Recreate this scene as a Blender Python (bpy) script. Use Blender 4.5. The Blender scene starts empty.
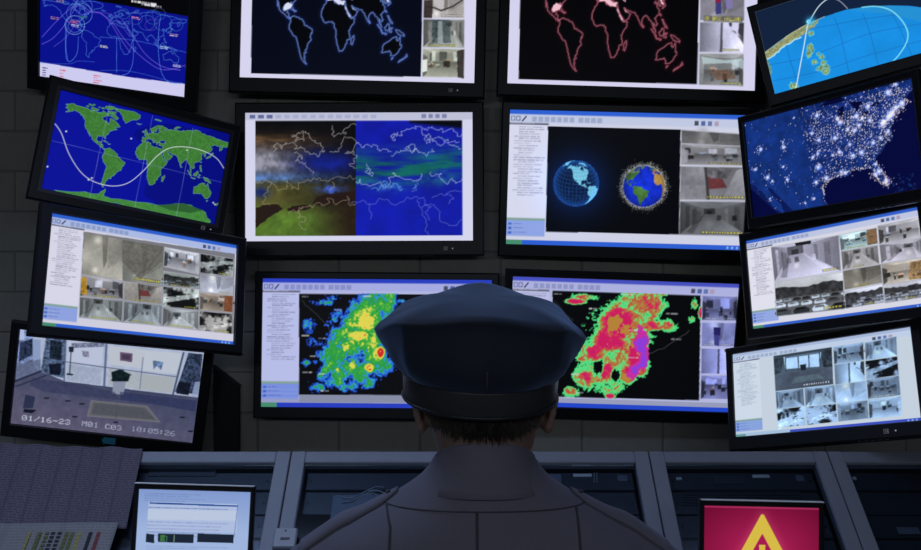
import bpy, bmesh, math, random
import numpy as np
from mathutils import Vector, Matrix, Euler
from mathutils.bvhtree import BVHTree

random.seed(7)
scene = bpy.context.scene
COL = scene.collection

# ------------------------------------------------------------------ camera, world, light, exposure
LENS = 35.0
FPX = 921 * LENS / 36.0
CAM_Z = 1.75
cam_data = bpy.data.cameras.new('camera')
cam_data.lens = LENS
cam_data.sensor_width = 36
cam_data.clip_start = 0.05
cam = bpy.data.objects.new('camera', cam_data)
cam.location = (0, 0, CAM_Z)
cam.rotation_euler = (math.pi / 2, 0, 0)
COL.objects.link(cam)
scene.camera = cam

world = bpy.data.worlds.new('world')
scene.world = world
world.use_nodes = True
world.node_tree.nodes['Background'].inputs[0].default_value = (0.02, 0.03, 0.05, 1)
world.node_tree.nodes['Background'].inputs[1].default_value = 0.2

vs = scene.view_settings
vs.view_transform = 'Standard'
vs.look = 'None'
vs.gamma = 1
vs.use_curve_mapping = False
vs.exposure = 0.0

# unseen ceiling fill lamps, added to brighten the consoles: (x, y, sx, sy, watts, colour, beam spread in degrees)
CEIL = 3.28
CEIL_FILLS = [
    (-1.15, 2.05, 1.2, 0.3, 10.0, (0.50, 0.64, 1.0), 120),
    (0.85, 2.05, 1.2, 0.3, 2.0, (0.52, 0.62, 1.0), 120),
]
for i, (x, y, sx, sy, wt, c, sp) in enumerate(CEIL_FILLS):
    ld = bpy.data.lights.new('ceiling_fill', 'AREA')
    ld.shape = 'RECTANGLE'
    ld.size = sx; ld.size_y = sy
    ld.energy = wt; ld.color = c
    ld.spread = math.radians(sp)
    lo = bpy.data.objects.new('ceiling_fill', ld)
    lo.location = (x, y, CEIL - 0.055)
    COL.objects.link(lo)
# unseen fill lamps added behind the camera for the block wall and officer: (x, z, sx, sz, watts, colour)
WALL_FILLS = [(-1.55, 2.6, 1.2, 0.3, 8.5, (0.80, 0.90, 1.0)), (0.0, 2.6, 1.2, 0.3, 4.6, (0.80, 0.90, 1.0)), (1.55, 2.6, 1.2, 0.3, 7.5, (0.80, 0.90, 1.0))]
for x, z, sx, sz, wt, c in WALL_FILLS:
    ld = bpy.data.lights.new('wall_fill', 'AREA')
    ld.shape = 'RECTANGLE'
    ld.size = sx; ld.size_y = sz
    ld.energy = wt; ld.color = c
    lo = bpy.data.objects.new('wall_fill', ld)
    lo.location = (x, -2.6 + 0.075, z)
    lo.rotation_euler = (math.pi / 2, 0, 0)
    COL.objects.link(lo)

# ------------------------------------------------------------------ materials
def lin(c):
    c = np.asarray(c, float) / 255.0
    return np.where(c <= 0.04045, c / 12.92, ((c + 0.055) / 1.055) ** 2.4)

def mat(name, rgb, rough=0.6, metal=0.0, noise=0.0, scale=40, bump=0.0, spec=0.5, random_amt=0.0):
    m = bpy.data.materials.new(name)
    m.use_nodes = True
    nt = m.node_tree
    b = nt.nodes['Principled BSDF']
    b.inputs['Base Color'].default_value = (*rgb, 1)
    b.inputs['Roughness'].default_value = rough
    b.inputs['Metallic'].default_value = metal
    b.inputs['Specular IOR Level'].default_value = spec
    if noise or bump or random_amt:
        tc = nt.nodes.new('ShaderNodeTexCoord')
        nz = nt.nodes.new('ShaderNodeTexNoise')
        nz.inputs['Scale'].default_value = scale
        nz.inputs['Detail'].default_value = 6
        nt.links.new(tc.outputs['Object'], nz.inputs['Vector'])
        mr = nt.nodes.new('ShaderNodeMapRange')
        mr.inputs['To Min'].default_value = 1 - noise
        mr.inputs['To Max'].default_value = 1 + noise
        nt.links.new(nz.outputs['Fac'], mr.inputs['Value'])
        val = mr.outputs['Result']
        if random_amt:
            oi = nt.nodes.new('ShaderNodeObjectInfo')
            r2 = nt.nodes.new('ShaderNodeMapRange')
            r2.inputs['To Min'].default_value = 1 - random_amt
            r2.inputs['To Max'].default_value = 1 + random_amt
            nt.links.new(oi.outputs['Random'], r2.inputs['Value'])
            mu = nt.nodes.new('ShaderNodeMath'); mu.operation = 'MULTIPLY'
            nt.links.new(val, mu.inputs[0]); nt.links.new(r2.outputs['Result'], mu.inputs[1])
            val = mu.outputs[0]
        vm = nt.nodes.new('ShaderNodeVectorMath'); vm.operation = 'SCALE'
        vm.inputs[0].default_value = rgb
        nt.links.new(val, vm.inputs['Scale'])
        nt.links.new(vm.outputs[0], b.inputs['Base Color'])
        if bump:
            bp = nt.nodes.new('ShaderNodeBump')
            bp.inputs['Strength'].default_value = bump
            bp.inputs['Distance'].default_value = 0.002
            nt.links.new(nz.outputs['Fac'], bp.inputs['Height'])
            nt.links.new(bp.outputs['Normal'], b.inputs['Normal'])
    return m

def sheen(m, w, tint, rough=0.35):
    b = m.node_tree.nodes['Principled BSDF']
    b.inputs['Sheen Weight'].default_value = w
    b.inputs['Sheen Roughness'].default_value = rough
    b.inputs['Sheen Tint'].default_value = (*tint, 1)
    return m

def emis(name, rgb, strength=1.0):
    m = mat(name, (0.02, 0.02, 0.02), 0.5)
    b = m.node_tree.nodes['Principled BSDF']
    b.inputs['Emission Color'].default_value = (*rgb, 1)
    b.inputs['Emission Strength'].default_value = strength
    return m

M = {}
M['block'] = mat('painted_block', (0.42, 0.41, 0.36), 0.75, noise=0.12, scale=30, bump=0.35, random_amt=0.06)
M['mortar'] = mat('mortar', (0.27, 0.265, 0.25), 0.9, noise=0.1)
M['plaster'] = mat('plaster', (0.10, 0.10, 0.10), 0.85, noise=0.06, scale=8)
M['ceiling'] = mat('ceiling_paint', (0.22, 0.22, 0.23), 0.9, noise=0.05)
M['floor'] = mat('floor_vinyl', (0.06, 0.065, 0.075), 0.45, noise=0.15, scale=12)
M['bezel'] = mat('bezel_plastic', (0.012, 0.0125, 0.016), 0.42, noise=0.15, scale=120, spec=0.4)
M['lip'] = mat('bezel_lip', (0.045, 0.045, 0.06), 0.4, noise=0.1)
M['housing'] = mat('housing_plastic', (0.010, 0.010, 0.012), 0.55, noise=0.15)
M['steel'] = mat('dark_steel', (0.03, 0.03, 0.033), 0.45, metal=0.6, noise=0.1)
M['badge'] = mat('badge_metal', (0.75, 0.66, 0.58), 0.5, metal=0.0, noise=0.1)
M['rail'] = mat('console_frame_paint', (0.30, 0.32, 0.38), 0.5, noise=0.06, scale=25)
M['cabinet'] = mat('console_cabinet_paint', (0.06, 0.065, 0.08), 0.55, noise=0.08)
M['cabinet_top'] = mat('console_top_paint', (0.05, 0.053, 0.06), 0.7, noise=0.1)
M['module'] = mat('rack_module_black', (0.045, 0.052, 0.065), 0.4, noise=0.15)
M['module_grey'] = mat('rack_module_grey', (0.20, 0.23, 0.29), 0.5, noise=0.1)
M['silver'] = mat('silver_trim', (0.9, 0.92, 0.92), 0.4, metal=0.0, noise=0.05)
M['wire'] = mat('grey_wire', (0.5, 0.53, 0.58), 0.5, noise=0.1)
M['worktop'] = mat('worktop_laminate', (0.11, 0.115, 0.13), 0.45, noise=0.1, scale=60)
M['switchbox'] = mat('switch_box_plastic', (0.38, 0.41, 0.46), 0.45, noise=0.04)
M['cyan'] = mat('cyan_sticker', (0.05, 0.42, 0.62), 0.6, noise=0.08)
M['led'] = emis('white_led', (0.8, 0.85, 1.0), 0.25)
M['box'] = mat('plain_black', (0.008, 0.009, 0.011), 0.6, noise=0.15)
M['fill_frame'] = mat('fill_lamp_frame', (0.5, 0.5, 0.5), 0.5, noise=0.03)
M['fill_diffuser'] = emis('fill_lamp_diffuser', (0.6, 0.7, 1.0), 0.4)  # glowing face of the added fill lamps

# ------------------------------------------------------------------ mesh helpers
def link(o, parent=None):
    COL.objects.link(o)
    if parent is not None:
        o.parent = parent
    return o

def obj(name, bm, m, parent=None, smooth=False):
    me = bpy.data.meshes.new(name)
    if isinstance(bm, bmesh.types.BMesh):
        bmesh.ops.recalc_face_normals(bm, faces=bm.faces)
        bm.to_mesh(me); bm.free()
    else:
        me.from_pydata(*bm)
    me.materials.append(M[m] if isinstance(m, str) else m)
    if smooth:
        me.polygons.foreach_set('use_smooth', [True] * len(me.polygons))
    return link(bpy.data.objects.new(name, me), parent)

def tag(o, label=None, cat=None, group=None, kind=None):
    if label: o['label'] = label
    if cat: o['category'] = cat
    if group: o['group'] = group
    if kind: o['kind'] = kind
    return o

def empty(name, loc=(0, 0, 0), rot=None):
    o = bpy.data.objects.new(name, None)
    o.empty_display_size = 0.05
    o.location = loc
    if rot is not None: o.rotation_euler = rot
    return link(o)

def add_box(bm, c, s, mtx=None, bevel=0.0):
    r = bmesh.ops.create_cube(bm, size=1.0)
    vsx = r['verts']
    for v in vsx:
        v.co = Vector((v.co.x * s[0] + c[0], v.co.y * s[1] + c[1], v.co.z * s[2] + c[2]))
    if bevel:
        es = list({e for v in vsx for e in v.link_edges})
        g = bmesh.ops.bevel(bm, geom=es, offset=bevel, segments=1, affect='EDGES', profile=0.5)
        vsx = list({v for f in g['faces'] for v in f.verts} | {v for v in vsx if v.is_valid})
    if mtx is not None:
        for v in vsx: v.co = mtx @ v.co
    return vsx

def box(name, c, s, m, parent=None, mtx=None, bevel=0.0):
    bm = bmesh.new(); add_box(bm, c, s, mtx, bevel)
    return obj(name, bm, m, parent)

def add_tube(bm, pts, r, n=8, caps=True):
    pts = [Vector(p) for p in pts]
    rs = r if isinstance(r, (list, tuple)) else [r] * len(pts)
    rings = []
    up = None
    for i, p in enumerate(pts):
        t = (pts[min(i + 1, len(pts) - 1)] - pts[max(i - 1, 0)]).normalized()
        if up is None:
            up = Vector((0, 0, 1)) if abs(t.z) < 0.9 else Vector((1, 0, 0))
        a = t.cross(up).normalized(); b = a.cross(t).normalized(); up = b
        rings.append([bm.verts.new(p + rs[i] * (math.cos(2 * math.pi * k / n) * a + math.sin(2 * math.pi * k / n) * b)) for k in range(n)])
    for i in range(len(rings) - 1):
        for k in range(n):
            bm.faces.new((rings[i][k], rings[i][(k + 1) % n], rings[i + 1][(k + 1) % n], rings[i + 1][k]))
    if caps:
        bm.faces.new(rings[0][::-1]); bm.faces.new(rings[-1])

def add_loft(bm, rings, cap=True):
    vr = [[bm.verts.new(p) for p in r] for r in rings]
    n = len(vr[0])
    for i in range(len(vr) - 1):
        for k in range(n):
            bm.faces.new((vr[i][k], vr[i][(k + 1) % n], vr[i + 1][(k + 1) % n], vr[i + 1][k]))
    if cap:
        bm.faces.new(vr[0][::-1]); bm.faces.new(vr[-1])
    return vr

# ------------------------------------------------------------------ the room
WALL_Y = 4.0
HW = 2.88
BACK = -2.6
def struct(o):
    o['kind'] = 'structure'; return o
struct(box('floor', (0, (WALL_Y + BACK) / 2, -0.05), (2 * HW + 0.4, WALL_Y - BACK + 0.4, 0.1), 'floor'))
struct(box('ceiling', (0, (WALL_Y + BACK) / 2, CEIL + 0.05), (2 * HW + 0.4, WALL_Y - BACK + 0.4, 0.1), 'ceiling'))
struct(box('wall_left', (-HW - 0.05, (WALL_Y + BACK) / 2, CEIL / 2), (0.1, WALL_Y - BACK, CEIL), 'plaster'))
struct(box('wall_right', (HW + 0.05, (WALL_Y + BACK) / 2, CEIL / 2), (0.1, WALL_Y - BACK, CEIL), 'plaster'))
struct(box('wall_front', (0, BACK - 0.05, CEIL / 2), (2 * HW, 0.1, CEIL), 'plaster'))
wall = struct(box('wall_back', (0, WALL_Y + 0.029, CEIL / 2), (2 * HW, 0.1, CEIL), 'mortar'))
# painted concrete blocks in running bond, each its own piece
BH, BL, JT = 0.1787, 0.36, 0.0055
def block_mesh(length):
    bm = bmesh.new(); add_box(bm, (0, 0, 0), (length - JT, 0.05, BH - JT), bevel=0.004)
    me = bpy.data.meshes.new('concrete_block'); bmesh.ops.recalc_face_normals(bm, faces=bm.faces)
    bm.to_mesh(me); bm.free(); me.materials.append(M['block']); return me
full, half = block_mesh(BL), block_mesh(BL / 2)
z_top = 2.925
rows = range(-1, 13)
for r in rows:
    zc = z_top - (r + 0.5) * BH
    xs = []
    if r % 2:
        xs = [(-HW + BL * (i + 0.5), full) for i in range(16)]
    else:
        xs = [(-HW + BL / 4, half)] + [(-HW + BL * (i + 1), full) for i in range(15)] + [(HW - BL / 4, half)]
    for x, me in xs:
        b = bpy.data.objects.new('concrete_block', me)
        b.location = (x, WALL_Y + random.uniform(-0.001, 0.001), zc)
        link(b, wall)

for i, (x, y, sx, sy, wt, c, sp) in enumerate(CEIL_FILLS):
    t = empty('ceiling_fill_panel', (x, y, CEIL))  # casing for an added ceiling fill lamp, out of view
    bm = bmesh.new()
    for s in (-1, 1):
        add_box(bm, (0, s * (sy / 2 + 0.015), -0.0275), (sx + 0.06, 0.03, 0.055))
        add_box(bm, (s * (sx / 2 + 0.015), 0, -0.0275), (0.03, sy, 0.055))
    obj('frame', bm, 'fill_frame', t)
    box('fill_diffuser', (0, 0, -0.02), (sx, sy, 0.006), 'fill_diffuser', t)
    tag(t, ['added unseen ceiling fill light above the left consoles', 'added unseen ceiling fill light above the right consoles'][i], 'ceiling light', 'added ceiling fill lights')
for i, (x, z, sx, sz, wt, c) in enumerate(WALL_FILLS):
    t = empty('wall_fill_panel', (x, BACK, z))  # casing for an added fill lamp behind the camera
    bm = bmesh.new()
    for s in (-1, 1):
        add_box(bm, (0, 0.035, s * (sz / 2 + 0.015)), (sx + 0.06, 0.07, 0.03))
        add_box(bm, (s * (sx / 2 + 0.015), 0.035, 0), (0.03, 0.07, sz))
    obj('frame', bm, 'fill_frame', t)
    box('fill_diffuser', (0, 0.03, 0), (sx, 0.006, sz), 'fill_diffuser', t)
    tag(t, ['added unseen fill light behind the officer, on the left', 'added unseen fill light straight behind the officer', 'added unseen fill light behind the officer, on the right'][i], 'wall light', 'added wall fill lights')
# ------------------------------------------------------------------ what the screens show
# Every screen is a fine mesh whose points carry the picture's colours; the picture is drawn here with
# polygons, lines and noise in the screen's own coordinates (u right, v down, 0..1).
POSE = {  # centre, yaw/pitch/roll in degrees, picture width and height
'L1': (-1.4327,3.7001,2.7321, -2.72,16.15,8.65, 0.6156,0.4031),
'L2': (-1.2326,3.4501,2.1932, 31.04,-2.17,10.17, 0.6408,0.3749),
'L3': (-1.1387,3.2500,1.7233, 40.36,-12.92,8.31, 0.6861,0.3969),
'L4': (-1.4234,3.6200,1.2971, 8.30,8.61,8.18, 0.7096,0.3900),
'C1L': (-0.4039,3.5499,2.7807, 0.18,-0.08,1.40, 0.9288,0.5199),
'C1R': (0.6836,3.5499,2.7682, -0.21,-0.23,1.79, 0.9795,0.5495),
'C2L': (-0.4021,3.5500,2.1396, 0.25,-0.67,-0.20, 0.9005,0.5095),
'C2R': (0.6593,3.5499,2.1256, -0.98,5.26,1.58, 0.9418,0.5305),
'C3L': (-0.3326,3.5500,1.4790, -0.48,-1.82,0.43, 0.9098,0.5084),
'C3R': (0.6401,3.5500,1.4720, 0.83,8.87,1.95, 0.8898,0.5233),
'R1': (1.4438,3.3302,2.6677, -20.92,-0.49,-12.67, 0.6044,0.3320),
'R2': (1.2925,3.1502,2.1794, -48.20,-0.45,-6.43, 0.6137,0.3647),
'R3': (1.3057,3.1502,1.7638, -42.69,-10.93,-9.72, 0.6022,0.3384),
'R4': (1.2624,3.1501,1.3635, -45.80,-18.44,-12.30, 0.6425,0.3185),
'SL': (-0.7173,2.4000,1.0602, 2.70,-3.61,2.31, 0.2965,0.2226),
'SR': (0.8056,2.4000,1.0178, -1.14,-1.73,0.95, 0.3059,0.2223),
}
# distance of each group from the camera wall-side: the big centre screens hang close to the wall
BEZEL_SCALE = {k: 1.0 for k in POSE}
for k, d in (('C1L', 3.85), ('C1R', 3.85), ('C2L', 3.85), ('C2R', 3.85), ('C3L', 3.85), ('C3R', 3.85), ('L1', 3.78), ('L4', 3.74)):
    q = POSE[k]; f = d / q[1]; BEZEL_SCALE[k] = f
    POSE[k] = (q[0] * f, d, CAM_Z + (q[2] - CAM_Z) * f, q[3], q[4], q[5], q[6] * f, q[7] * f)
def pose_rot(p):
    return (Matrix.Rotation(math.radians(p[3]), 3, 'Z') @ Matrix.Rotation(math.radians(p[4]), 3, 'X')
            @ Matrix.Rotation(math.radians(p[5]), 3, 'Y'))

def vnoise(h, w, cell, seed):
    g = np.random.RandomState(seed).rand(int(h / cell) + 3, int(w / cell) + 3)
    y = np.arange(h) / cell; x = np.arange(w) / cell
    yi = y.astype(int); xi = x.astype(int)
    fy = (y - yi); fx = (x - xi)
    fy = (fy * fy * (3 - 2 * fy))[:, None]; fx = (fx * fx * (3 - 2 * fx))[None, :]
    a = g[yi][:, xi]; b = g[yi][:, xi + 1]; c = g[yi + 1][:, xi]; d = g[yi + 1][:, xi + 1]
    return a * (1 - fx) * (1 - fy) + b * fx * (1 - fy) + c * (1 - fx) * fy + d * fx * fy
def fbm(h, w, cell, seed, octv=4):
    s = np.zeros((h, w)); amp = 1.0; tot = 0
    for o in range(octv):
        s += amp * vnoise(h, w, max(cell, 1.01), seed + o * 17); tot += amp
        amp *= 0.55; cell /= 2
    return s / tot

FONT = {'0': '01110 10001 10011 10101 11001 10001 01110', '1': '00100 01100 00100 00100 00100 00100 01110',
 '2': '01110 10001 00001 00110 01000 10000 11111', '3': '01110 10001 00001 00110 00001 10001 01110',
 '5': '11111 10000 11110 00001 00001 10001 01110', '6': '00110 01000 10000 11110 10001 10001 01110',
 'M': '10001 11011 10101 10101 10001 10001 10001', 'C': '01110 10001 10000 10000 10000 10001 01110',
 '/': '00001 00001 00010 00100 01000 10000 10000', '-': '00000 00000 00000 11111 00000 00000 00000',
 ':': '00000 01100 01100 00000 01100 01100 00000', ' ': '00000 00000 00000 00000 00000 00000 00000',
 'B': '11110 10001 10001 11110 10001 10001 11110', 'A': '01110 10001 10001 11111 10001 10001 10001',
 'S': '01111 10000 10000 01110 00001 00001 11110', 'E': '11111 10000 10000 11110 10000 10000 11111',
 'H': '10001 10001 10001 11111 10001 10001 10001', 'L': '10000 10000 10000 10000 10000 10000 11111',
 'W': '10001 10001 10001 10101 10101 11011 10001', 'Y': '10001 10001 01010 00100 00100 00100 00100',
 'O': '01110 10001 10001 10001 10001 10001 01110', 'R': '11110 10001 10001 11110 10100 10010 10001', 'P': '11110 10001 10001 11110 10000 10000 10000'}

class Picture:
    SS = 2
    def __init__(s, key, W=288, H=162, base=(0, 0, 0)):
        s.key = key; s.p = POSE[key]; s.W, s.H = W, H
        s.w, s.h = W * s.SS, H * s.SS
        s.a = np.zeros((s.h, s.w, 3)); s.a[:] = base
        s.R = np.array(pose_rot(s.p)); s.c = np.array(s.p[:3])
        s.rs = np.random.RandomState(sum(map(ord, key)))
    # measured image position -> screen u, v
    def uv(s, pts):
        out = []
        n = s.R[:, 1]
        for x, y in pts:
            d = np.array([(x - 460.5) / FPX, 1.0, -(y - 275) / FPX])
            o = np.array([0, 0, CAM_Z])
            t = (s.c - o) @ n / (d @ n)
            l = s.R.T @ (o + t * d - s.c)
            out.append((l[0] / s.p[6] + 0.5, 0.5 - l[2] / s.p[7]))
        return out
    def px(s, pts):
        return np.array(pts, float) * (s.w, s.h)
    def bbox(s, P, m=1):
        x0 = max(int(P[:, 0].min() - m), 0); x1 = min(int(P[:, 0].max() + m + 1), s.w)
        y0 = max(int(P[:, 1].min() - m), 0); y1 = min(int(P[:, 1].max() + m + 1), s.h)
        return x0, x1, y0, y1
    def mask(s, uvs):
        P = s.px(uvs); x0, x1, y0, y1 = s.bbox(P)
        if x1 <= x0 or y1 <= y0: return None
        X, Y = np.meshgrid(np.arange(x0, x1) + .5, np.arange(y0, y1) + .5)
        ins = np.zeros(X.shape, bool)
        n = len(P)
        for i in range(n):
            xa, ya = P[i]; xb, yb = P[(i + 1) % n]
            if ya == yb: continue
            c = ((ya > Y) != (yb > Y)) & (X < (xb - xa) * (Y - ya) / (yb - ya) + xa)
            ins ^= c
        return (slice(y0, y1), slice(x0, x1)), ins
    def poly(s, uvs, col, alpha=1.0, noise=0.0, ncell=6):
        r = s.mask(uvs)
        if r is None: return
        sl, m = r
        c = np.zeros(m.shape + (3,)); c[:] = col
        if noise:
            c *= (1 + noise * (fbm(m.shape[0], m.shape[1], ncell, s.rs.randint(9999)) * 2 - 1))[..., None]
        a = (m * alpha)[..., None]
        s.a[sl] = s.a[sl] * (1 - a) + c * a
    def rect(s, u0, v0, u1, v1, col, alpha=1.0, **k):
        s.poly([(u0, v0), (u1, v0), (u1, v1), (u0, v1)], col, alpha, **k)
    def grad(s, uvs, c0, c1, p0, p1):
        r = s.mask(uvs)
        if r is None: return
        sl, m = r
        a, b = s.px([p0, p1])
        X, Y = np.meshgrid(np.arange(sl[1].start, sl[1].stop), np.arange(sl[0].start, sl[0].stop))
        d = b - a; t = np.clip(((X - a[0]) * d[0] + (Y - a[1]) * d[1]) / (d @ d), 0, 1)[..., None]
        c = np.array(c0, float) * (1 - t) + np.array(c1, float) * t
        s.a[sl] = np.where(m[..., None], c, s.a[sl])
    def line(s, uvs, col, w=1.0, alpha=1.0, glow=0.0, closed=False, add=False):
        P = s.px(uvs)
        if closed: P = np.vstack([P, P[:1]])
        m = max(w, glow * 3) + 2
        x0, x1, y0, y1 = s.bbox(P, m)
        if x1 <= x0 or y1 <= y0: return
        D = np.full((y1 - y0, x1 - x0), 1e9)
        for i in range(len(P) - 1):
            a, b = P[i], P[i + 1]; d = b - a; L = d @ d
            xa = max(int(min(a[0], b[0]) - m), x0); xb = min(int(max(a[0], b[0]) + m + 1), x1)
            ya = max(int(min(a[1], b[1]) - m), y0); yb = min(int(max(a[1], b[1]) + m + 1), y1)
            if xb <= xa or yb <= ya: continue
            X, Y = np.meshgrid(np.arange(xa, xb) + .5, np.arange(ya, yb) + .5)
            t = np.clip(((X - a[0]) * d[0] + (Y - a[1]) * d[1]) / (L + 1e-9), 0, 1)
            dist = np.hypot(X - a[0] - t * d[0], Y - a[1] - t * d[1])
            v = D[ya - y0:yb - y0, xa - x0:xb - x0]; np.minimum(v, dist, out=v)
        al = np.clip(w / 2 + 0.5 - D, 0, 1)
        if glow: al = np.maximum(al, np.exp(-(D / glow) ** 2) * 0.75)
        al = (al * alpha)[..., None]
        sl = (slice(y0, y1), slice(x0, x1))
        if add: s.a[sl] = np.minimum(s.a[sl] + np.array(col, float) * al, 255)
        else: s.a[sl] = s.a[sl] * (1 - al) + np.array(col, float) * al
    def disc(s, u, v, r, col, alpha=1.0, soft=0.0, ry=None, add=False):
        cx, cy = u * s.w, v * s.h; ry = ry or r
        m = 3 * max(r, ry) if soft else max(r, ry) + 2
        x0, x1 = max(int(cx - m), 0), min(int(cx + m + 1), s.w); y0, y1 = max(int(cy - m), 0), min(int(cy + m + 1), s.h)
        if x1 <= x0 or y1 <= y0: return
        X, Y = np.meshgrid(np.arange(x0, x1) + .5, np.arange(y0, y1) + .5)
        d = np.hypot((X - cx) / r, (Y - cy) / ry)
        al = np.exp(-d * d) if soft else np.clip((1 - d) * min(r, ry) + .5, 0, 1)
        al = (al * alpha)[..., None]
        sl = (slice(y0, y1), slice(x0, x1))
        if add: s.a[sl] = np.minimum(s.a[sl] + np.array(col, float) * al, 255)
        else: s.a[sl] = s.a[sl] * (1 - al) + np.array(col, float) * al
    def text(s, txt, u, v, u2, hgt, col, alpha=1.0, slope=0.0):
        adv = (u2 - u) / len(txt); cw = adv / 6; ch = hgt / 7
        for i, c in enumerate(txt):
            g = FONT[c].split()
            for r, row in enumerate(g):
                for q, bit in enumerate(row):
                    if bit == '1':
                        a = u + i * adv + q * cw; b = v + r * ch + slope * (a - u)
                        s.rect(a, b, a + cw * 1.15, b + ch * 1.15, col, alpha)
    def dashes(s, u0, v0, u1, v1, n, col, alpha=0.5, indent=0.0, fill=0.6, th=0.45):
        st = (v1 - v0) / n
        for i in range(n):
            v = v0 + i * st
            u = u0 + s.rs.choice([0, indent, indent]) if indent else u0
            end = u + (u1 - u) * s.rs.uniform(fill, 1)
            while u < end:
                l = s.rs.uniform(.012, .045)
                s.rect(u, v, min(u + l, end), v + st * th, col, alpha * s.rs.uniform(.5, 1))
                u += l + .0035
    def blur(s, uvs, n=1):
        P = s.px(uvs); x0, x1, y0, y1 = s.bbox(P, 0)
        if x1 - x0 < 4 or y1 - y0 < 4: return
        r = s.a[y0:y1, x0:x1]
        for _ in range(n):
            q = np.pad(r, ((1, 1), (1, 1), (0, 0)), mode='edge')
            r = (q[:-2, 1:-1] + q[2:, 1:-1] + q[1:-1, :-2] + q[1:-1, 2:] + q[1:-1, 1:-1] * 2) / 6
        mk = s.mask(uvs)
        sl, m = mk
        big = s.a.copy(); big[y0:y1, x0:x1] = r
        s.a[sl] = np.where(m[..., None], big[sl], s.a[sl])
    def mesh(s, name, parent, m):
        W, H = s.W, s.H
        c = s.a.reshape(H, s.SS, W, s.SS, 3).mean((1, 3))
        w, h = s.p[6], s.p[7]
        X, Z = np.meshgrid(np.linspace(-w / 2, w / 2, W), np.linspace(h / 2, -h / 2, H))
        co = np.stack([X, np.zeros_like(X), Z], -1).reshape(-1, 3)
        i = np.arange(W * H).reshape(H, W)
        f = np.stack([i[1:, :-1], i[1:, 1:], i[:-1, 1:], i[:-1, :-1]], -1).reshape(-1, 4)
        me = bpy.data.meshes.new(name)
        me.vertices.add(len(co)); me.vertices.foreach_set('co', co.ravel())
        me.loops.add(f.size); me.loops.foreach_set('vertex_index', f.ravel().astype(np.int32))
        me.polygons.add(len(f)); me.polygons.foreach_set('loop_start', np.arange(0, f.size, 4, dtype=np.int32))
        me.update(calc_edges=True)
        at = me.color_attributes.new('picture', 'FLOAT_COLOR', 'POINT')
        rgba = np.ones((W * H, 4), np.float32); rgba[:, :3] = lin(np.clip(c, 0, 255).reshape(-1, 3))
        at.data.foreach_set('color', rgba.ravel())
        me.materials.append(m)
        return link(bpy.data.objects.new(name, me), parent)

def screen_material():
    m = bpy.data.materials.new('lit_screen'); m.use_nodes = True
    nt = m.node_tree; b = nt.nodes['Principled BSDF']
    b.inputs['Base Color'].default_value = (0.004, 0.004, 0.005, 1)
    b.inputs['Roughness'].default_value = 0.45
    b.inputs['Specular IOR Level'].default_value = 0.2
    at = nt.nodes.new('ShaderNodeAttribute'); at.attribute_name = 'picture'
    nt.links.new(at.outputs['Color'], b.inputs['Emission Color'])
    b.inputs['Emission Strength'].default_value = 1.0
    return m
M['screen'] = screen_material()

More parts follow.
